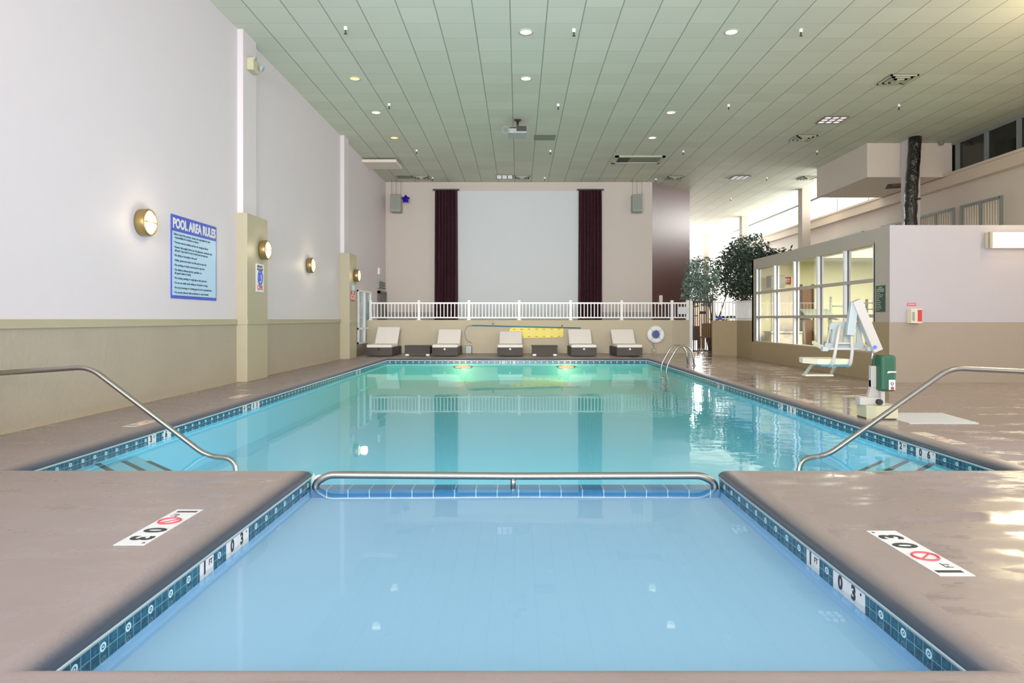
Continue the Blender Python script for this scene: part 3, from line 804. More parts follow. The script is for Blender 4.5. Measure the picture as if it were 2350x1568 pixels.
b = NB(); cyl(b, (-.04, Y, -.157), (-.04, Y, -.07), .02, 14); obj('support_post', b, M_chrome, t)

t = thing('pool_ladder', 'shiny steel pool ladder at far right edge of main pool', 'ladder', (4.0, 16.4, 0))
for Yr in (16.15, 16.75):
    b = NB(); pts = [(4.12, Yr, 0), (4.09, Yr, .33), (3.92, Yr, .50), (3.72, Yr, .44), (3.47, Yr, .0), (3.46, Yr, -.6)]
    tube(b, fillet(pts, .16, 8), .021, 14); obj('side_rail', b, M_chrome, t)
    b = NB(); lathe(b, [(.022,.025),(.045,.01),(.05,0),(0,0)], Matrix.Translation((4.12, Yr, 0))); obj('flange', b, M_chrome, t)
for z in (-.3, -.5):
    b = NB(); box(b, 3.40, 3.52, 16.17, 16.73, z, z+.03); obj('tread', b, M_chrome, t)

# ------------------------------------------------------------------ depth markers
def ring_slash(bm, M, r):
    tube(bm, [M @ Vector((r*math.cos(a), r*math.sin(a), .001)) for a in [2*PI*k/28 for k in range(28)]], .006, 6, True)
    beam(bm, M @ Vector((-r*.7, r*.7, .001)), M @ Vector((r*.7, -r*.7, .001)), .008, .003)
def deck_marker(o, xdir, ydir, chars, label, worn=False, s=.152):
    """tiles in a row: text runs along xdir"""
    n = len(chars); L = s*n+.006*(n-1)
    M = frame_matrix((*o, .0), xdir, ydir)
    t = thing('deck_depth_marker', label, 'depth marker', (*o, 0), 'depth markers set in the deck')
    for k, ch in enumerate(chars):
        x = -L/2+k*(s+.006); q = NB(); box(q, x, x+s, -s/2, s/2, .0002, .0025); q.transform(M)
        tl = obj('tile', q, M_worn if worn else M_paper, t)
        c = x+s/2
        if ch == 'X':
            r = NB(); ring_slash(r, M @ Matrix.Translation((c, 0, .003)), s*.36); obj('no_diving_symbol', r, M_fadedred if worn else M_signred, tl); continue
        big_, small = ch; b = NB()
        if big_: text(b, big_, s*1.0, M @ Matrix.Translation((c-(.028 if small else 0), 0, .0028)), bold=.006, thick=.0004)
        if small: text(b, small, s*.34, M @ Matrix.Translation((c+.045, -.03 if small == 'FT' else .04, .0028)), bold=.001, thick=.0004)
        if big_ or small: obj('numeral', b, M_grey if worn else M_blackink, tl)
        else: b.free()
deck_marker((-1.895, 3.66), (0,-1,0), (1,0,0), [('1','FT'),'X',('0',''),('3','"')], 'white depth marker strip on the left front deck beside wading pool')
deck_marker((1.88, 3.26), (0,1,0), (-1,0,0), [('1','FT'),'X',('0',''),('3','"')], 'white depth marker strip on the right front deck beside wading pool')
deck_marker((-3.98, 7.28), (0,-1,0), (1,0,0), [('3','FT'),'X',('6','')], 'worn depth marker on left side deck near the handrail', True)
deck_marker((-3.98, 9.85), (0,-1,0), (1,0,0), [('4','FT'),'X',('0','')], 'worn depth marker on left side deck near the first pilaster', True)
deck_marker((3.78+.1, 6.38), (0,1,0), (-1,0,0), [('2','FT'),'X',('6','"'),('','')], 'worn depth marker on right side deck before the pool lift', True)
deck_marker((3.88, 9.3), (0,1,0), (-1,0,0), [('3','FT'),'X',('6','')], 'worn depth marker on right side deck beyond the pool lift', True)

def wall_marker(o, xdir, nrm, chars, label, s=.15, zc=-.121, h=.086):
    """white waterline tiles with numerals; a None leaves the blue mosaic showing"""
    M = frame_matrix((*o, zc), xdir, (0,0,1)); n = len(chars)
    t = thing('waterline_depth_tile', label, 'depth marker', (*o, zc), 'depth tiles in the waterline band')
    for k, ch in enumerate(chars):
        if ch is None: continue
        x = (k-n/2)*s; q = NB(); box(q, x+.002, x+s-.002, -h/2, h/2, -.008, .002); q.transform(M)
        tl = obj('tile', q, M_paper, t); tx = NB(); big_, small = ch
        if big_: text(tx, big_, h*1.0, M @ Matrix.Translation((x+s/2-(.025 if small else 0), .004, .0025)), bold=.004, thick=.0004)
        if small: text(tx, small, h*.45, M @ Matrix.Translation((x+s/2+.04, .014, .0025)), bold=.001, thick=.0004)
        obj('numeral', tx, M_blackink, tl)
d6 = .006
wall_marker((WX0-d6, 3.615), (0,1,0), (1,0,0), [('1','FT'),None,('0',''),('3','"')], 'depth tiles reading 1 FT 03 in left wall of wading pool')
wall_marker((WX1+d6, 3.25), (0,-1,0), (-1,0,0), [('1','FT'),None,('0',''),('3','"')], 'depth tiles reading 1 FT 03 in right wall of wading pool')
wall_marker((PX0-d6, 7.15), (0,1,0), (1,0,0), [('3','FT'),None,('6','"')], 'depth tiles in left main pool wall behind the handrail')
wall_marker((PX0-d6, 9.6), (0,1,0), (1,0,0), [('4','FT'),None,('0',''),('0','"')], 'depth tiles in left main pool wall near the first pilaster')
wall_marker((PX0-d6, 16.0), (0,1,0), (1,0,0), [('5','FT'),None,('0','"')], 'depth tiles in left main pool wall toward the far corner')
wall_marker((PX1+d6, 6.35), (0,-1,0), (-1,0,0), [('2','FT'),None,('0',''),('6','"')], 'depth tiles in right main pool wall before the pool lift')
wall_marker((PX1+d6, 9.4), (0,-1,0), (-1,0,0), [('3','FT'),None,('0',''),('6','"')], 'depth tiles in right main pool wall left of the pool lift')
wall_marker((PX1+d6, 12.5), (0,-1,0), (-1,0,0), [('4','FT'),None,('0','"')], 'depth tiles in right main pool wall before the ladder')
wall_marker((-.24, PY1+d6), (1,0,0), (0,-1,0), [('5','FT'),None,('0','"'),None], 'depth tiles in the far main pool wall below the middle lounger')
# ------------------------------------------------------------------ pool lift
LY = 7.7
t = thing('pool_lift', 'white pool lift with green battery box and chair beside the right pool edge', 'pool lift', (4.0, LY, 0))
P = lambda px, py, dy=0: at(px, py, LY+dy)
b = NB(); M4 = Matrix.Translation((4.01, LY, .0))
prism(b, [(-.17,-.1),(-.1,-.17),(.14,-.17),(.17,-.1),(.17,.12),(.12,.17),(-.12,.17),(-.17,.1)], M4, .15); obj('base', b, M_liftbase, t)
b = NB(); box(b, 3.88, 4.14, LY-.176, LY-.16, .0, .014); box(b, 3.836, 3.852, LY-.1, LY+.1, .0, .014); obj('base_edge', b, M_darkmetal, t)
b = NB(); box(b, 3.79, 4.05, LY-.06, LY+.06, .145, .235, .012); obj('swing_arm', b, M_liftwhite, t)
b = NB(); cyl(b, (3.99, LY-.11, .185), (3.99, LY+.02, .185), .03, 14); obj('pivot_pin', b, M_black, t)
b = NB(); prism(b, [(3.89,.2),(4.04,.2),(4.04,.34),(3.98,.42),(3.93,.42),(3.93,.34)], Matrix(((1,0,0,0),(0,0,-1,LY+.03),(0,1,0,0),(0,0,0,1))), .05)
box(b, 3.93, 3.99, LY-.03, LY+.03, .34, .58, .006); obj('mast', b, M_liftwhite, t)
b = NB(); box(b, 4.01, 4.05, LY-.09, LY-.05, .145, .34); obj('brace_post', b, M_liftwhite, t)
b = NB(); cyl(b, (3.955, LY, .57), (3.955, LY, .80), .013, 12); obj('actuator_rod', b, M_chrome, t)
b = NB(); box(b, 3.985, 4.155, LY-.14, LY+.04, .305, .705, .03, 3); obj('battery_box', b, M_green, t)
yl = LY-.141
b = NB(); box(b, 4.065, 4.135, yl-.004, yl, .325, .435); g = obj('control_label', b, M_paper, t)
b = NB(); lathe(b, [(0,0),(.018,0),(.018,.008),(0,.01)], frame_matrix((4.102, yl-.004, .345), (1,0,0), (0,0,1)), 14); obj('stop_button', b, M_red, t)
b = NB(); tube(b, [Vector((4.10+.014*math.cos(a), yl-.005, .392+.014*math.sin(a))) for a in [2*PI*k/14 for k in range(14)]], .004, 6, True); obj('dial_mark', b, M_blackink, t)
b = NB(); prism(b, [(4.045,.51),(4.06,.53),(4.145,.528),(4.145,.514),(4.08,.514),(4.07,.508)], Matrix(((1,0,0,0),(0,0,-1,yl),(0,1,0,0),(0,0,0,1))), .003); obj('logo_stripe', b, M_paper, t)
b = NB(); tube(b, fillet([(4.06, LY-.03, .31), (4.06, LY-.05, .22), (4.03, LY-.06, .16)], .04), .006, 6); obj('cable', b, M_red, t)
b = NB(); beam(b, P(2012, 806), P(1963, 690), .10, .105, (1,0,0), .008); obj('lift_arm', b, M_liftwhite, t)
b = NB(); cyl(b, P(2008, 797, -.07), P(2008, 797, .07), .02, 12); obj('arm_bolt', b, M_signblue, t)
b = NB(); beam(b, P(1960, 694), P(1950, 770), .06, .085, (1,0,0), .006); obj('hanger', b, M_frost, t)
# the chair hangs from the arm, seen from behind
def rod(px0, py0, px1, py1, r, name, m, dy0=0, dy1=0):
    b = NB(); cyl(b, P(px0, py0, dy0), P(px1, py1, dy1), r, 12); obj(name, b, m, t)
b = NB()
for x0_, x1_ in ((1897, 1912), (1926, 1936), (1945, 1955), (1975, 1983)):
    a, e = P(x0_+4, 742, .1), P(x1_-6, 798, .08)
q0, q1, q2, q3 = P(1908, 742, .12), P(1974, 742, .12), P(1984, 800, .1), P(1893, 800, .1)
def panel(bm, pts, th=.015):
    pts = [Vector(p) for p in pts]; n = (pts[1]-pts[0]).cross(pts[2]-pts[0]).normalized()*th
    a = [bm.verts.new(p) for p in pts]; c_ = [bm.verts.new(p+n) for p in pts]; k = len(pts)
    bm.faces.new(a[::-1]); bm.faces.new(c_)
    for i in range(k): bm.faces.new((a[i], a[(i+1) % k], c_[(i+1) % k], c_[i]))
D = .12
# shell made of rounded strips that leave the two hand slots open
panel(b, [P(1905,744,D),P(1912,739,D),P(1925,738,D),P(1970,741,D),P(1976,748,D),P(1976,756,D),P(1903,756,D)])
panel(b, [P(1894,800,D),P(1903,756,D),P(1905,756,D),P(1899,800,D)])
panel(b, [P(1906,800,D),P(1911,756,D),P(1929,756,D),P(1924,800,D)])
panel(b, [P(1934,800,D),P(1938,756,D),P(1958,756,D),P(1956,800,D)])
panel(b, [P(1965,800,D),P(1967,756,D),P(1976,756,D),P(1982,800,D)])
panel(b, [P(1894,788,D-.02),P(1982,788,D-.02),P(1983,802,D-.02),P(1892,802,D-.02)])
obj('seat_back', b, M_frost, t)
b = NB(); tube(b, fillet([P(1928,746,.05),P(1922,775,.03),P(1917,806,.03),P(1911,836,.05),P(1903,842,.12)], .06), .018, 12); obj('frame_tube', b, M_liftwhite, t)
b = NB(); tube(b, fillet([P(1959,742,.03),P(1954,775,.02),P(1956,806,.03),P(1952,836,.05),P(1945,842,.12)], .06), .018, 12); obj('frame_tube', b, M_liftwhite, t)
rod(1922, 788, 1956, 788, .013, 'cross_tube', M_liftwhite, .03, .03); rod(1890, 801, 1998, 801, .013, 'arm_tube', M_liftwhite, .03, .03)
for px in (1892, 1994):
    p = P(px, 801, .03); b = NB(); box(b, p.x-.03, p.x+.03, p.y-.03, p.y+.03, p.z-.025, p.z+.025, .004); obj('arm_joint', b, M_frost, t)
b = NB(); beam(b, P(1890, 800, .05), P(1866, 786, .3), .035, .04, (0,0,1), .008); obj('armrest', b, M_cream, t)
b = NB(); beam(b, P(1992, 800, .05), P(1978, 790, .3), .035, .04, (0,0,1), .008); obj('armrest', b, M_cream, t)
b = NB(); zs = P(1900, 838).z
prism(b, [(x, y) for x, y in ((P(1888,0).x, LY+.12),(P(1962,0).x, LY+.12),(P(1952,0).x, LY+.3),(P(1950,0).x,LY+.52),(P(1880,0).x,LY+.55),(P(1872,0).x,LY+.35))], Matrix.Translation((0,0,zs)), .06); obj('seat_pan', b, M_cream, t)
b = NB(); box(b, P(1890,0).x, P(1960,0).x, LY+.06, LY+.2, zs-.02, zs+.0); obj('seat_rim', b, M_teal, t)
b = NB(); beam(b, P(1866, 834, .35), P(1846, 860, .6), .03, .03, bevel=.006); obj('foot_strut', b, M_liftbase, t)
b = NB(); beam(b, P(1915, 842, .35), P(1906, 860, .6), .03, .03, bevel=.006); obj('foot_strut', b, M_liftbase, t)
b = NB(); beam(b, P(1845, 861, .6), P(1908, 861, .6), .12, .02, bevel=.005); obj('footrest', b, M_cream, t)
b = NB(); beam(b, P(1874, 836, .3), P(1864, 833, .38), .03, .03); beam(b, P(1912,842,.2), P(1916,842,.4), .03, .03); obj('strut_hinge', b, M_liftbase, t)
b = NB(); p = on_floor(2010, 950); xa = 3.98
prism(b, [(4.12, 7.25),(4.85, 7.25),(4.95, 8.05),(4.12, 8.05)], Matrix.Translation((0,0,.0005)), .006); o = centred(obj('floor_plate', b, M_plate)); tag(o, 'pale flat plate on the deck right of the pool lift', 'plate')

# right wall things
y = GY0-.021
c = at(2095, 726, y)
t = thing('emergency_phone', 'white and red emergency phone box on white wall right of the lift', 'phone', (c.x, y, c.z-.13))
b = NB(); prism(b, [(c.x-.1,y),(c.x-.075,y-.08),(c.x+.0,y-.13),(c.x+.1,y-.1),(c.x+.1,y)], Matrix.Translation((0,0,c.z-.12)), .25); obj('case', b, M_cream, t)
b = NB(); obox(b, (c.x+.052, y-.118, c.z+.01), (1,.3,0), (-.3,1,0), (0,0,1), .042, .006, .1); obj('red_panel', b, M_red, t)
b = NB(); obox(b, (c.x-.045, y-.106, c.z-.0), (.075,-.05,0), (.05,.075,0), (0,0,1), .016, .012, .075, .005); obj('handset', b, M_speaker, t)
c2 = at(2092, 699, y)
t = thing('phone_sign', 'small red strip sign above the emergency phone box', 'sign', (c2.x, y, c2.z-.03))
b = NB(); box(b, c2.x-.075, c2.x+.075, y-.006, y-.0005, c2.z-.026, c2.z+.026); obj('sign_board', b, M_signred, t)
b = NB(); text(b, 'EMERGENCY', .03, frame_matrix((c2.x, y-.007, c2.z), (1,0,0), (0,0,1)), width=.13); obj('lettering', b, M_paper, t)
ya, yb = 12.12, 12.42
t = thing('green_rules_sign', 'dark green lettered sign on the pier beside the fitness windows', 'sign', (GX, 12.27, 1.2))
b = NB(); box(b, GX-.014, GX-.0005, ya, yb, 1.235, 1.70); obj('sign_board', b, M_signgreen, t)
b = NB()
gl = ['FITNESS', 'CENTER RULES', 'AND HOURS', 'Guests only', 'Use at your own risk', 'No food or drinks', 'No glass', 'Wear shoes', 'Wipe machines', 'No children', 'Return weights', 'Limit 30 minutes', 'Thank you']
for i, s in enumerate(gl):
    text(b, s, .036 if i < 3 else .026, frame_matrix((GX-.015, 12.27 if i < 3 else yb-.02, 1.665-i*.033), (0,-1,0), (0,0,1)), 'CENTER' if i < 3 else 'LEFT', bold=.0006, width=.25 if 0 < i < 3 else None)
obj('lettering', b, M_letterpale, t)
c = at(2310, 553, y)
t = thing('tube_wall_light', 'glowing tube wall light high on the white wall at right', 'wall lamp', (8.7, y, 2.33))
xa, xb = at(2260, 0, y).x, at(2260, 0, y).x+1.25
b = NB(); box(b, xa, xb, y-.08, y, 2.33, 2.61, .01); obj('housing', b, M_cream, t)
b = NB(); box(b, xa+.05, xb-.05, y-.13, y-.08, 2.345, 2.595, .03); obj('diffuser', b, E_tube, t)
for x in (xa, xb-.05):
    b = NB(); box(b, x, x+.05, y-.135, y-.08, 2.335, 2.605); obj('end_cap', b, M_trim, t)

# ------------------------------------------------------------------ fitness room things
yb_ = GY1-.12
t = thing('weight_tree', 'dark dumbbell tree with paired weights inside the fitness room', 'dumbbell rack', (9.0, 17.8, .02))
b = NB(); cyl(b, (9.0,17.8,.02), (9.0,17.8,1.62), .035, 12); box(b, 8.75, 9.25, 17.6, 18.0, .02, .07); obj('stand', b, M_darkmetal, t)
for z in (1.52, 1.36, 1.2, 1.0):
    b = NB(); cyl(b, (8.78,17.8,z), (9.22,17.8,z), .012, 8)
    for x in (8.8, 9.2): lathe(b, [(0,-.04),(.045,-.04),(.045,.04),(0,.04)], frame_matrix((x,17.8,z), (0,1,0), (0,0,1)), 12)
    obj('dumbbell', b, M_black, t)
def treadmill(x, yy, lab):
    t = thing('treadmill', lab, 'treadmill', (x, yy, .02), 'treadmills in the fitness room')
    b = NB(); box(b, x-.35, x+.35, yy-.9, yy+.7, .02, .2, .02); obj('deck', b, M_dark, t)
    for sx in (-1, 1):
        b = NB(); tube(b, fillet([(x+sx*.34, yy+.5, .2),(x+sx*.34, yy+.65, 1.15),(x+sx*.34, yy+.1, 1.1)], .1), .03, 8); obj('handrail', b, M_grey, t)
    b = NB(); obox(b, (x, yy+.62, 1.25), (1,0,0), (0,.9,.4), (0,-.4,.9), .38, .2, .05, .02); obj('console', b, M_panelgrey, t)
treadmill(7.75, 17.3, 'grey treadmill inside fitness room behind the lift chair')
t = thing('weight_machine', 'grey exercise machine with tall post inside the fitness room', 'exercise machine', (8.45, 18.3, .02))
b = NB(); box(b, 8.3, 8.6, 18.1, 18.5, .02, .9, .02); obj('weight_stack', b, M_panelgrey, t)
b = NB(); tube(b, [(8.3,18.3,.9),(8.3,18.3,1.7),], .03, 8); tube(b, [(8.3,18.3,1.45),(8.75,18.3,1.45)], .02, 8); tube(b, [(7.98,18.3,1.3),(8.3,18.3,1.3)], .018, 8); obj('post', b, M_grey, t)
b = NB(); box(b, 8.05, 8.3, 18.15, 18.45, .4, .5, .02); obj('seat', b, M_dark, t)
t = thing('hanging_television', 'grey television hung from fitness room ceiling at its far corner', 'television', (7.0, 18.45, 2.0))
b = NB(); box(b, 6.72, 7.12, 18.35, 18.7, 1.95, 2.27, .02); obj('case', b, M_speaker, t)
b = NB(); box(b, 6.76, 7.08, 18.34, 18.35, 1.99, 2.23); obj('screen', b, pm('tv_screen', (140,146,120), .2), t)
b = NB(); cyl(b, (6.92, 18.5, 2.27), (6.92, 18.5, GZ-.07), .02, 8); obj('hanger', b, M_grey, t)
t = thing('exit_sign', 'red lit exit sign on back wall of the fitness room', 'exit sign', (7.33, yb_, 2.1))
b = NB(); box(b, 7.19, 7.47, yb_-.05, yb_, 2.06, 2.26); obj('case', b, E_exit, t)
b = NB(); text(b, 'EXIT', .13, frame_matrix((7.33, yb_-.052, 2.16), (1,0,0), (0,0,1)), width=.22, bold=.003); obj('lettering', b, M_paper, t)
b = NB(); box(b, 7.78, 8.05, yb_-.04, yb_, .02, 2.0); dd = struct('door_2', b, M_wood)
b = NB(); box(b, 7.72, 7.78, yb_-.07, yb_, .02, 2.06); box(b, 8.05, 8.1, yb_-.07, yb_, .02, 2.06); obj('door_frame', b, M_darkmetal, dd)
b = NB(); box(b, 6.95, 7.55, yb_-.03, yb_, .6, 1.95); d3 = struct('door_3', b, M_pink)
t = thing('reception_counter', 'pale counter with papers at far end of the fitness room', 'counter', (7.0, 18.4, .02))
b = NB(); box(b, 6.68, 7.5, 18.2, 18.7, .02, .74); obj('cabinet', b, M_pink, t)
b = NB(); box(b, 6.66, 7.54, 18.15, 18.75, .74, .78); obj('worktop', b, M_paper, t)
t = thing('gym_ceiling_light', 'bright ceiling light inside the fitness room', 'ceiling light', (9.3, 17.6, GZ-.07))
b = NB(); box(b, 9.0, 9.7, 17.0, 17.3, GZ-.12, GZ-.07); obj('housing', b, M_metalwhite, t)
b = NB(); box(b, 9.05, 9.65, 17.03, 17.27, GZ-.14, GZ-.12); obj('diffuser', b, E_gym, t)

# ------------------------------------------------------------------ gate, fence, lobby
t = thing('iron_gate', 'dark metal gate with vertical bars between stage wall and low wall', 'gate', (5.95, 22.4, 0))
gx0, gx1 = 5.68, 6.33; gy = 22.42
b = NB(); box(b, gx0, gx0+.04, gy-.02, gy+.02, .04, 1.70); box(b, gx1-.04, gx1, gy-.02, gy+.02, .04, 1.74); box(b, gx0, gx1, gy-.02, gy+.02, 1.64, 1.68); box(b, gx0, gx1, gy-.02, gy+.02, .05, .09); obj('gate_frame', b, M_darkmetal, t)
for k in range(8):
    x = gx0+.04+(gx1-gx0-.08)*(k+.5)/8
    b = NB(); box(b, x-.012, x+.012, gy-.008, gy+.008, .09, 1.64); obj('bar', b, M_darkmetal, t)
b = NB(); box(b, gx0+.2, gx0+.42, gy-.03, gy-.02, 1.27, 1.36); box(b, gx0, gx0+.16, gy-.03, gy-.02, 1.2, 1.23); obj('latch_plate', b, M_black, t)
b = NB(); box(b, 5.565, 5.655, gy-.05, gy+.05, 0, 1.70); o = centred(obj('gate_post', b, M_metalwhite)); tag(o, 'white square post left of the dark iron gate', 'post')
t = thing('white_fence', 'white baluster fence on the low wall right of the gate', 'fence', (6.3, 20.9, 1.065))
A = [Vector((6.05,21.3,0)), Vector((6.60,20.82,0)), Vector((6.53,19.12,0))]
for a, e in zip(A, A[1:]):
    n = round((e-a).length/.12)
    for k in range(n+1):
        p = a.lerp(e, k/n); last = k in (0, n)
        if k == 0 and a is not A[0]: continue
        b = NB(); w_ = .035 if last else .012; box(b, p.x-w_, p.x+w_, p.y-w_, p.y+w_, 1.065, 1.68 if last else 1.62); obj('post' if last else 'baluster', b, M_metalwhite, t)
    b = NB(); beam(b, a+Vector((0,0,1.62)), e+Vector((0,0,1.62)), .05, .04); beam(b, a+Vector((0,0,1.12)), e+Vector((0,0,1.12)), .04, .03); obj('rail', b, M_metalwhite, t)
c = at(1651, 731, 21.1)
b = NB(); box(b, c.x-.08, c.x+.06, 21.04, 21.05, 1.075, 1.18); bmesh.ops.translate(b, verts=b.verts, vec=(0,0,.0)); o = centred(obj('blue_notice', b, M_signblue)); tag(o, 'small blue notice on top of low wall beside the gate', 'sign')

def leaves(bm, c, rx, ry, rz, n, s, shell=.55):
    for _ in range(n):
        while True:
            v = Vector((random.uniform(-1,1), random.uniform(-1,1), random.uniform(-1,1)))
            if shell*random.random() < v.length < 1: break
        p = Vector((c[0]+v.x*rx, c[1]+v.y*ry, c[2]+v.z*rz))
        d = Vector((random.gauss(0,1), random.gauss(0,1), random.gauss(-.5,.6))).normalized(); q = d.cross(Vector((random.gauss(0,1),random.gauss(0,1),random.gauss(0,1)))).normalized()
        l = s*random.uniform(.7,1.4)
        vs = [bm.verts.new(p), bm.verts.new(p+d*l*.5+q*l*.2), bm.verts.new(p+d*l), bm.verts.new(p+d*l*.5-q*l*.2)]
        bm.faces.new(vs)
def tree(lab, x, y, blobs, leafmat, n, trunk_top, s=.16):
    t = thing('potted_ficus', lab, 'tree', (x, y, 0), None)
    b = NB(); lathe(b, [(0,0),(.24,0),(.32,.42),(.34,.45),(.29,.45),(.28,.38),(0,.38)], Matrix.Translation((x,y,0))); obj('pot', b, M_pot, t)
    b = NB()
    for k in range(3):
        a = k*2.1; tube(b, fillet([(x+.05*math.cos(a), y+.05*math.sin(a), .35),(x+.1*math.cos(a+1), y+.1*math.sin(a+1), trunk_top*.5),(x+.3*math.cos(a), y+.3*math.sin(a), trunk_top),(x+.55*math.cos(a), y+.5*math.sin(a), trunk_top+.7)], .3), [.035]*1+[.03]*16+[.012]*20, 8) if False else tube(b, [(x+.05*math.cos(a), y+.05*math.sin(a), .35),(x+.1*math.cos(a+1), y+.1*math.sin(a+1), trunk_top*.5),(x+.3*math.cos(a), y+.3*math.sin(a), trunk_top),(x+.55*math.cos(a), y+.5*math.sin(a), trunk_top+.7)], [.035,.03,.022,.01], 8)
    obj('trunk', b, M_bark, t)
    b = NB()
    tot = sum(q[3]*q[4]*q[5] for q in blobs)
    for q in blobs: leaves(b, q[:3], q[3], q[4], q[5], int(n*q[3]*q[4]*q[5]/tot), s)
    obj('foliage', b, leafmat, t)
tree('large dark ficus tree standing behind the low wall and white fence', 8.15*1.07, 25.0*1.07, [(q[0]*1.07, q[1]*1.07, 1.1+(q[2]-1.1)*1.07, q[3]*1.07, q[4], q[5]*1.07) for q in [(8.1,25,2.85,1.05,1,.95),(8.35,24.9,3.6,.75,.7,.65),(7.75,25,2.5,.65,.7,.6),(8.4,25,2.1,.75,.7,.6),(8.0,25,3.3,.7,.7,.7)]], M_leaf, 5200, 2.0, .15)
tree('paler grey green ficus tree behind the iron gate beside brown wall', 6.95, 24.3, [(6.55,24.6,2.7,.62,.6,.7),(6.75,24.6,2.1,.5,.5,.5),(6.3,24.6,2.2,.5,.5,.6)], M_leafpale, 2600, 1.7, .13)
tree('dark leafy tree whose crown shows just above fitness room roof', 8.75, 22.3, [(8.5,22.3,3.0,.95,.7,.42),(8.0,22.6,3.05,.6,.5,.5),(9.1,22.2,2.9,.6,.5,.4)], M_leafdark, 1800, 2.1, .14)

def fern(x, y, z, lab):
    t = thing('trailing_plant', lab, 'plant', (x, y, z))
    b = NB()
    for k in range(9):
        a = k*.7; L = random.uniform(.35,.6); pr_ = [Vector((x+math.cos(a)*L*u, y+.4*math.sin(a)*L*u, z+.35*u-.35*u*u+.1)) for u in (0,.33,.66,1)]
        for p, q in zip(pr_, pr_[1:]):
            n_ = Vector((-math.sin(a)*.05, .02, .04)); b.faces.new([b.verts.new(v) for v in (p-n_, q-n_*.6, q+n_*.6, p+n_)])
    obj('fronds', b, M_leaf, t)
    b = NB(); lathe(b, [(0,0),(.07,0),(.09,.12),(0,.12)], Matrix.Translation((x,y,z))); obj('pot', b, M_pot, t)
b = NB(); box(b, 6.35, 7.2, 21.9, 22.3, 0, 1.0, .01); o = centred(obj('planter_box', b, M_greige)); tag(o, 'greige planter box behind the white fence right of gate', 'planter')
fern(6.62, 22.1, 1.0, 'small green trailing plant showing through white fence beside the gate')
t = thing('wooden_cabinet', 'brown wooden cabinet in the lobby seen through the iron gate', 'cabinet', (6.6, 26.3, 0))
b = NB(); box(b, 6.35, 6.85, 26.0, 26.4, .3, .85); obj('carcass', b, M_wood, t)
for x in (6.4, 6.8):
    b = NB(); box(b, x-.03, x+.03, 26.02, 26.08, 0, .3); obj('leg', b, M_wood, t)
b = NB(); box(b, 6.37, 6.59, 25.985, 26.0, .33, .82); obj('door', b, M_wood, t)
b = NB(); box(b, 6.61, 6.83, 25.985, 26.0, .33, .82); obj('door', b, M_wood, t)
def chair(x, y, lab, m):
    t = thing('wooden_chair', lab, 'chair', (x, y, 0), 'lobby chairs behind the gate')
    b = NB(); box(b, x-.2, x+.2, y-.2, y+.2, .42, .47, .01); obj('seat', b, m, t)
    b = NB(); box(b, x-.2, x+.2, y-.22, y-.18, .47, .95, .01); obj('backrest', b, m, t)
    for dx in (-.17,.17):
        for dy in (-.17,.17):
            b = NB(); box(b, x+dx-.02, x+dx+.02, y+dy-.02, y+dy+.02, 0, .42); obj('leg', b, m, t)
chair(6.98, 25.6, 'light wooden chair in the lobby seen through the gate beside the cabinet', M_woodlight)
chair(7.3, 26.6, 'dark wooden chair in the lobby farthest right through the gate', M_wood)

# duct on the near column, hatch, camera dome
t = thing('wrapped_duct', 'shiny black plastic wrapped duct hanging down in front of the column', 'duct', (11.1, 19.2, GZ))
b = NB(); pts = []; rs = []
for k in range(26):
    z = CEIL-(CEIL-GZ)*k/25; pts.append((11.0+.07*math.sin(z*1.1+.5), 19.2, z)); rs.append(.165+.012*math.sin(k*1.9)+.008*math.sin(k*4.3))
tube(b, pts, rs, 18); obj('sleeve', b, M_wrap, t)
b = NB(); tube(b, [Vector((11.0+.185*math.cos(a), 19.2+.185*math.sin(a), 4.45)) for a in [2*PI*k/20 for k in range(20)]], .015, 6, True); obj('tie_band', b, M_darkmetal, t)
c = at(2065, 427, 21.0)
t = thing('ceiling_hatch', 'dark open hatch with red edge under the white bulkhead', 'hatch', (11.55, 21.2, 5.2))
b = NB(); prism(b, [(11.2,20.9),(11.9,20.6),(12.1,21.3),(11.5,21.6)], Matrix.Translation((0,0,5.185)), .013); obj('opening', b, M_dark, t)
b = NB(); beam(b, (11.4,20.95,5.18), (11.9,20.75,5.18), .09, .01); obj('red_edge', b, M_red, t)
b = NB(); lathe(b, [(0,-.1),(.05,-.09),(.07,-.03),(.08,0),(0,0)], Matrix.Translation((12.1,19.7,CEIL))); bmesh.ops.translate(b, verts=b.verts, vec=(0,0,-.001))
o = centred(obj('camera_dome', b, M_grey)); tag(o, 'small grey security camera on ceiling before the white bulkhead', 'camera')

# ------------------------------------------------------------------ ceiling things
DOWN = [(1207,73,0,'white downlight nearest the camera, above pool centre'),(1679,73,0,'white downlight nearest the camera on the right'),(814,180,1,'warm downlight on the left nearest the camera'),(1207,180,0,'white downlight second from camera above pool centre'),
        (863,258,0,'white downlight second in the left ceiling row'),(1540,258,0,'white downlight second in the right ceiling row'),(905,316,1,'warm downlight farthest back in the left ceiling row'),(1497,316,0,'white downlight farthest back in the right ceiling row')]
for warm in (0, 1):
    first = None
    for px, py, wm, lab in DOWN:
        if wm != warm: continue
        c = on_ceiling(px, py)
        if first is None:
            t = thing('recessed_downlight', lab, 'ceiling light', c, 'recessed downlights')
            b = NB(); lathe(b, [(.10,.0),(.105,-.012),(.13,-.012),(.135,0)], Matrix.Identity(4), 28); obj('trim_ring', b, M_ventmetal, t, False)
            b = NB(); lathe(b, [(.105,-.004),(.06,-.008),(0,-.009)], Matrix.Identity(4), 28); obj('lens', b, E_downwarm if warm else E_down, t, False)
            first = t
        else: dup(first, c, lab)
        
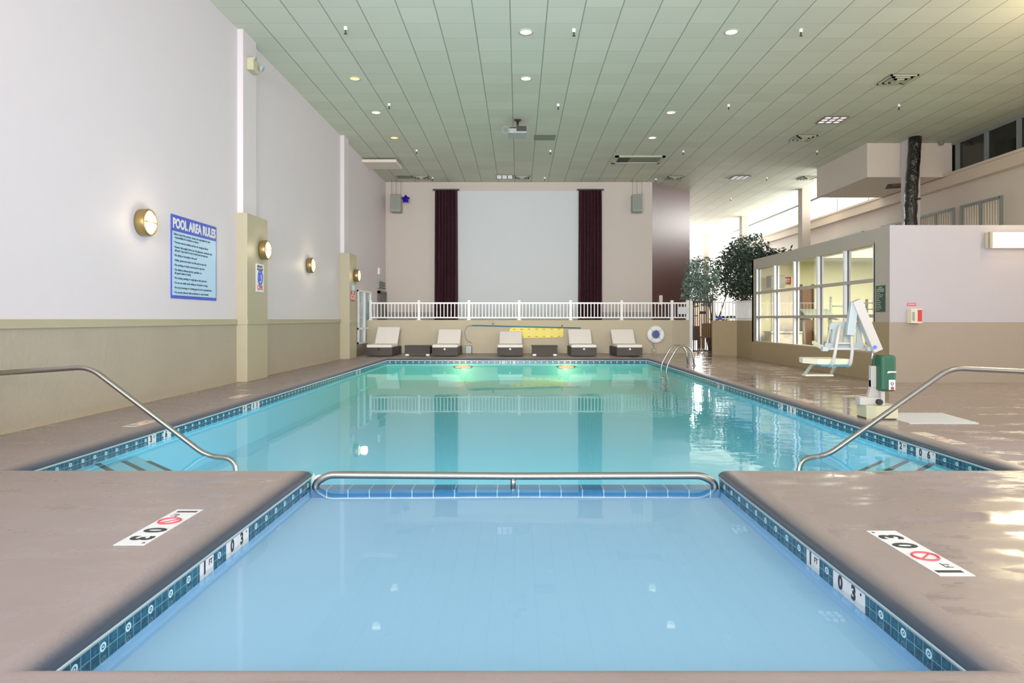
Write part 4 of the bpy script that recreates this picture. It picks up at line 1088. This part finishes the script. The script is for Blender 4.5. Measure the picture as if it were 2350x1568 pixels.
SPR = [(793,62),(1317,67),(1838,67),(893,238),(1281,239),(1672,240),(2063,240),(956,344),(1263,345),(1568,346),(1875,346),(993,407),(1250,407),(1505,410),(1759,407),(1677,455)]
WORDS = ['above left wall side, front row','near pool centre line, front row','right of centre, front row','left, second row','centre, second row behind projector line','right of centre, second row','far right, second row','left, third row','centre, third row by grey tile','right, third row by slot vent','far right, third row by square vent','left, last row before stage wall','centre, last row before stage wall','right, last row by right speaker','far right, last row over brown wall','over the lobby beyond the brown wall']
first = None
for (px, py), wd in zip(SPR, WORDS):
    c = on_ceiling(px, py); lab = 'small white ceiling sprinkler '+wd
    if first is None:
        t = thing('sprinkler', lab, 'sprinkler', c, 'ceiling sprinklers')
        b = NB(); lathe(b, [(.03,0),(.032,-.05),(.025,-.055),(0,-.055)], Matrix.Identity(4), 14); obj('cup', b, M_metalwhite, t, False)
        b = NB(); lathe(b, [(.014,-.055),(.012,-.11),(.028,-.115),(.028,-.122),(0,-.122)], Matrix.Identity(4), 12); obj('nozzle', b, M_darkmetal, t, False)
        first = t
    else: dup(first, c, lab)

def vent(px, py, lab, s=.29):
    c = on_ceiling(px, py)
    t = thing('ceiling_vent', lab, 'vent', c, 'square ceiling air vents')
    b = NB(); box(b, -s, s, -s, s, -.012, -.001); obj('backing', b, M_dark, t, False)
    for k, q in enumerate((1.0, .72, .44)):
        b = NB(); r = s*q; w_ = .05*(1 if k else .8); zt, zb_ = -.012-.006*k, -.035-.012*k
        for (a0_, a1_, b0_, b1_) in ((-r, r, -r, -r+w_), (-r, r, r-w_, r), (-r, -r+w_, -r, r), (r-w_, r, -r, r)): box(b, a0_, a1_, b0_, b1_, zb_, zt)
        obj('louver_ring', b, M_ventmetal, t, False)
    b = NB(); box(b, -s*.18, s*.18, -s*.18, s*.18, -.06, -.03); obj('centre_cone', b, M_ventmetal, t, False)
vent(2060,181,'square air vent in ceiling at upper right'); vent(1843,316,'square air vent in ceiling left of the white bulkhead'); vent(968,407,'square air vent above the left curtain'); vent(1198,407,'square air vent above the projection screen'); vent(1547,408,'square air vent above right corner of stage wall'); vent(1855,408,'square air vent beside lower left corner of bulkhead')
def troffer(px, py, lab, nx=3, s=.29):
    c = on_ceiling(px, py)
    t = thing('grid_ceiling_light', lab, 'ceiling light', c, 'square grid ceiling lights')
    b = NB()
    for k in range(nx+1):
        p = -s+2*s*k/nx; box(b, p-.018, p+.018, -s, s, -.03, -.002); box(b, -s, s, p-.018, p+.018, -.03, -.002)
    obj('louver_grid', b, pm('louver_brown', (120,104,92), .4) if 'louver_brown' not in bpy.data.materials else bpy.data.materials['louver_brown'], t, False)
    b = NB(); box(b, -s, s, -s, s, -.012, -.004); obj('lamp_panel', b, E_troffer, t, False)
troffer(1910,274,'square grid ceiling light at right near bulkhead'); troffer(1158,405,'square grid ceiling light above the projection screen'); troffer(1698,407,'square grid ceiling light above the brown angled wall')

c = on_ceiling(1250, 315)
b = NB(); box(b, c.x-.3, c.x+.3, c.y-.29, c.y+.29, CEIL-.012, CEIL-.001); o = centred(obj('ceiling_panel', b, M_panelgrey)); tag(o, 'grey replaced ceiling tile right of the projector', 'ceiling tile')
c = on_ceiling(929, 406)
b = NB(); box(b, c.x-.28, c.x+.28, c.y-.25, c.y+.25, CEIL-.012, CEIL-.001); o = centred(obj('ceiling_panel', b, M_panelgrey)); tag(o, 'grey ceiling tile above the left hanging loudspeaker', 'ceiling tile')
t = thing('hanging_baffle', 'flat beige box panel under ceiling against the left wall', 'panel', (-4.38, 22.0, 6.03))
b = NB(); box(b, LX+.003, -3.84, 21.6, 22.6, 6.03, 6.12); obj('panel', b, M_pink, t)
b = NB()
for x in (-4.7, -4.0):
    for y in (21.7, 22.5): cyl(b, (x,y,6.12), (x,y,CEIL), .01, 6)
obj('hanger_rods', b, M_grey, t)
t = thing('slot_vent', 'long slot vent in the ceiling before the right curtain', 'vent', (3.78, 21.8, CEIL))
b = NB()
for (xa, xb, ya, yb) in ((3.0,4.56,21.35,21.45),(3.0,4.56,22.2,22.32),(3.0,3.12,21.35,22.32),(4.46,4.56,21.35,22.32)): box(b, xa, xb, ya, yb, CEIL-.045, CEIL-.001)
obj('frame', b, M_ventmetal, t)
b = NB(); box(b, 3.12, 4.46, 21.45, 22.2, CEIL-.02, CEIL-.002); obj('slot', b, M_panelgrey, t)
b = NB(); box(b, 3.15, 3.5, 21.5, 22.15, CEIL-.03, CEIL-.02); obj('damper', b, M_dark, t)
# projector
c = on_ceiling(1188, 275); x, y = c.x, c.y
t = thing('ceiling_projector', 'grey video projector on black pole under the ceiling', 'projector', (x, y, CEIL))
b = NB(); lathe(b, [(0,0),(.1,0),(.08,-.03),(.03,-.04),(0,-.04)], Matrix.Translation((x,y,CEIL))); obj('mount_plate', b, M_darkmetal, t)
zt = 5.95
b = NB(); cyl(b, (x, y, CEIL-.03), (x, y, zt), .028, 12); obj('pole', b, M_black, t)
b = NB(); box(b, x-.24, x+.23, y-.25, y+.3, zt-.17, zt-.05, .012); obj('body', b, M_silver, t)
b = NB(); box(b, x-.03, x+.22, y-.255, y-.2, zt-.13, zt-.0); box(b, x-.2, x+.2, y-.15, y+.15, zt-.05, zt); obj('rear_panel', b, M_black, t)
b = NB()
for k in range(3): tube(b, [Vector((x-.30+.07*math.cos(a)*(1+.2*k), y-.22-.02*k, zt-.1+.07*math.sin(a)*(1+.15*k))) for a in [2*PI*j/18 for j in range(18)]], .008, 5, True)
obj('cable_loop', b, M_grey, t)

# ------------------------------------------------------------------ light
def area(name, loc, rot, sx, sy, energy, col=(1,1,1)):
    L = bpy.data.lights.new(name, 'AREA'); L.shape = 'RECTANGLE'; L.size = sx; L.size_y = sy; L.energy = energy; L.color = col
    o = bpy.data.objects.new(name, L); COL.objects.link(o); o.location = loc; o.rotation_euler = rot; return o
# daylight through the glazed entrance side behind the camera and the glazed side off to the right
area('entrance_daylight', (-.2, -2.4, 2.4), (math.radians(112), 0, 0), 10, 4.5, 850, (.94,.96,1))
area('side_daylight', (12.3, 2.2, 2.6), (0, math.radians(97), 0), 4.4, 8, 800, (.93,.95,1))
lo = area('far_end_fill', (-1.0, -2.3, 3.4), (math.radians(89), 0, math.radians(-2)), 6, 3, 330, (1,.97,.92)); lo.data.spread = math.radians(58)  # added narrow beam from behind the camera to brighten the far end
# daylight outside the clerestory, far window
area('clerestory_daylight', (13.3, 34, 5.8), (0, math.radians(90), 0), 1.6, 26, 4800, (1,.98,.95))
area('far_window_daylight', (9.7, 46.6, 4.2), (math.radians(-90), 0, 0), 5.6, 3.4, 3000, (1,.98,.95))
# added unseen fill lamps under water at the near wall, brightening the main basin
for x, w_ in ((-2.7, 1.2), (0, 2.4), (2.65, 1.2)):
    area('basin_fill', (x, 5.27, -.36), (math.radians(82), 0, 0), w_, .2, 60 if w_ < 2 else 90, (.9,.97,1))
# fitness room lamp, tube lamp
area('fitness_lamp', (8.6, 15.6, 2.6), (0,0,0), 2.4, 2.4, 780, (1,.95,.74))
area('tube_lamp', (8.7, 11.8, 2.47), (math.radians(-90), 0, 0), 1.1, .25, 45, (1,.86,.55))
def beam_spot(loc, e, col, deg):
    L = bpy.data.lights.new('downlight_beam', 'SPOT'); L.energy = e; L.color = col; L.spot_size = math.radians(deg); L.spot_blend = 1; L.shadow_soft_size = .1
    o = bpy.data.objects.new('downlight_beam', L); COL.objects.link(o); o.location = loc
for px, py, wm, lab in DOWN:
    beam_spot(on_ceiling(px, py)+Vector((0,0,-.03)), 3, (1,.93,.80), 165)
for X, Y in ((8.2, 7.0), (6.0, 3.0)):
    beam_spot(Vector((X, Y, CEIL-.1)), 300, (1,.84,.55), 150)

L = bpy.data.lights.new('warm_bulb', 'POINT'); L.energy = 260; L.color = (1,.76,.42); L.shadow_soft_size = .12
o = bpy.data.objects.new('warm_bulb', L); COL.objects.link(o); o.location = (9.2, 10.0, 5.5)
wd = bpy.data.worlds.new('daylight'); sc.world = wd; wd.use_nodes = True
bg = wd.node_tree.nodes.get('Background') or wd.node_tree.nodes.new('ShaderNodeBackground')
bg.inputs[0].default_value = (.93,.96,1,1); bg.inputs[1].default_value = 1.3

# ------------------------------------------------------------------ camera and render look
cam = bpy.data.cameras.new('camera'); cam.sensor_width = 36; cam.lens = F/2350*36
cam.shift_x = -(VX-1175)/2350; cam.shift_y = -(784-VY)/2350; cam.clip_end = 200; cam.clip_start = .05
co = bpy.data.objects.new('camera', cam); COL.objects.link(co); co.location = (0, 0, EYE); co.rotation_euler = (PI/2, 0, 0)
sc.camera = co
sc.view_settings.view_transform = 'Standard'; sc.view_settings.look = 'None'; sc.view_settings.exposure = -.2; sc.view_settings.gamma = 1.15
cy = sc.cycles
cy.use_denoising = True
try: cy.denoiser = 'OPENIMAGEDENOISE'
except Exception: pass
cy.use_adaptive_sampling = True; cy.adaptive_threshold = .025; cy.max_bounces = 7; cy.diffuse_bounces = 4; cy.glossy_bounces = 3; cy.transmission_bounces = 4; cy.transparent_max_bounces = 8
cy.caustics_reflective = False; cy.caustics_refractive = False; cy.sample_clamp_indirect = 6; cy.blur_glossy = .5
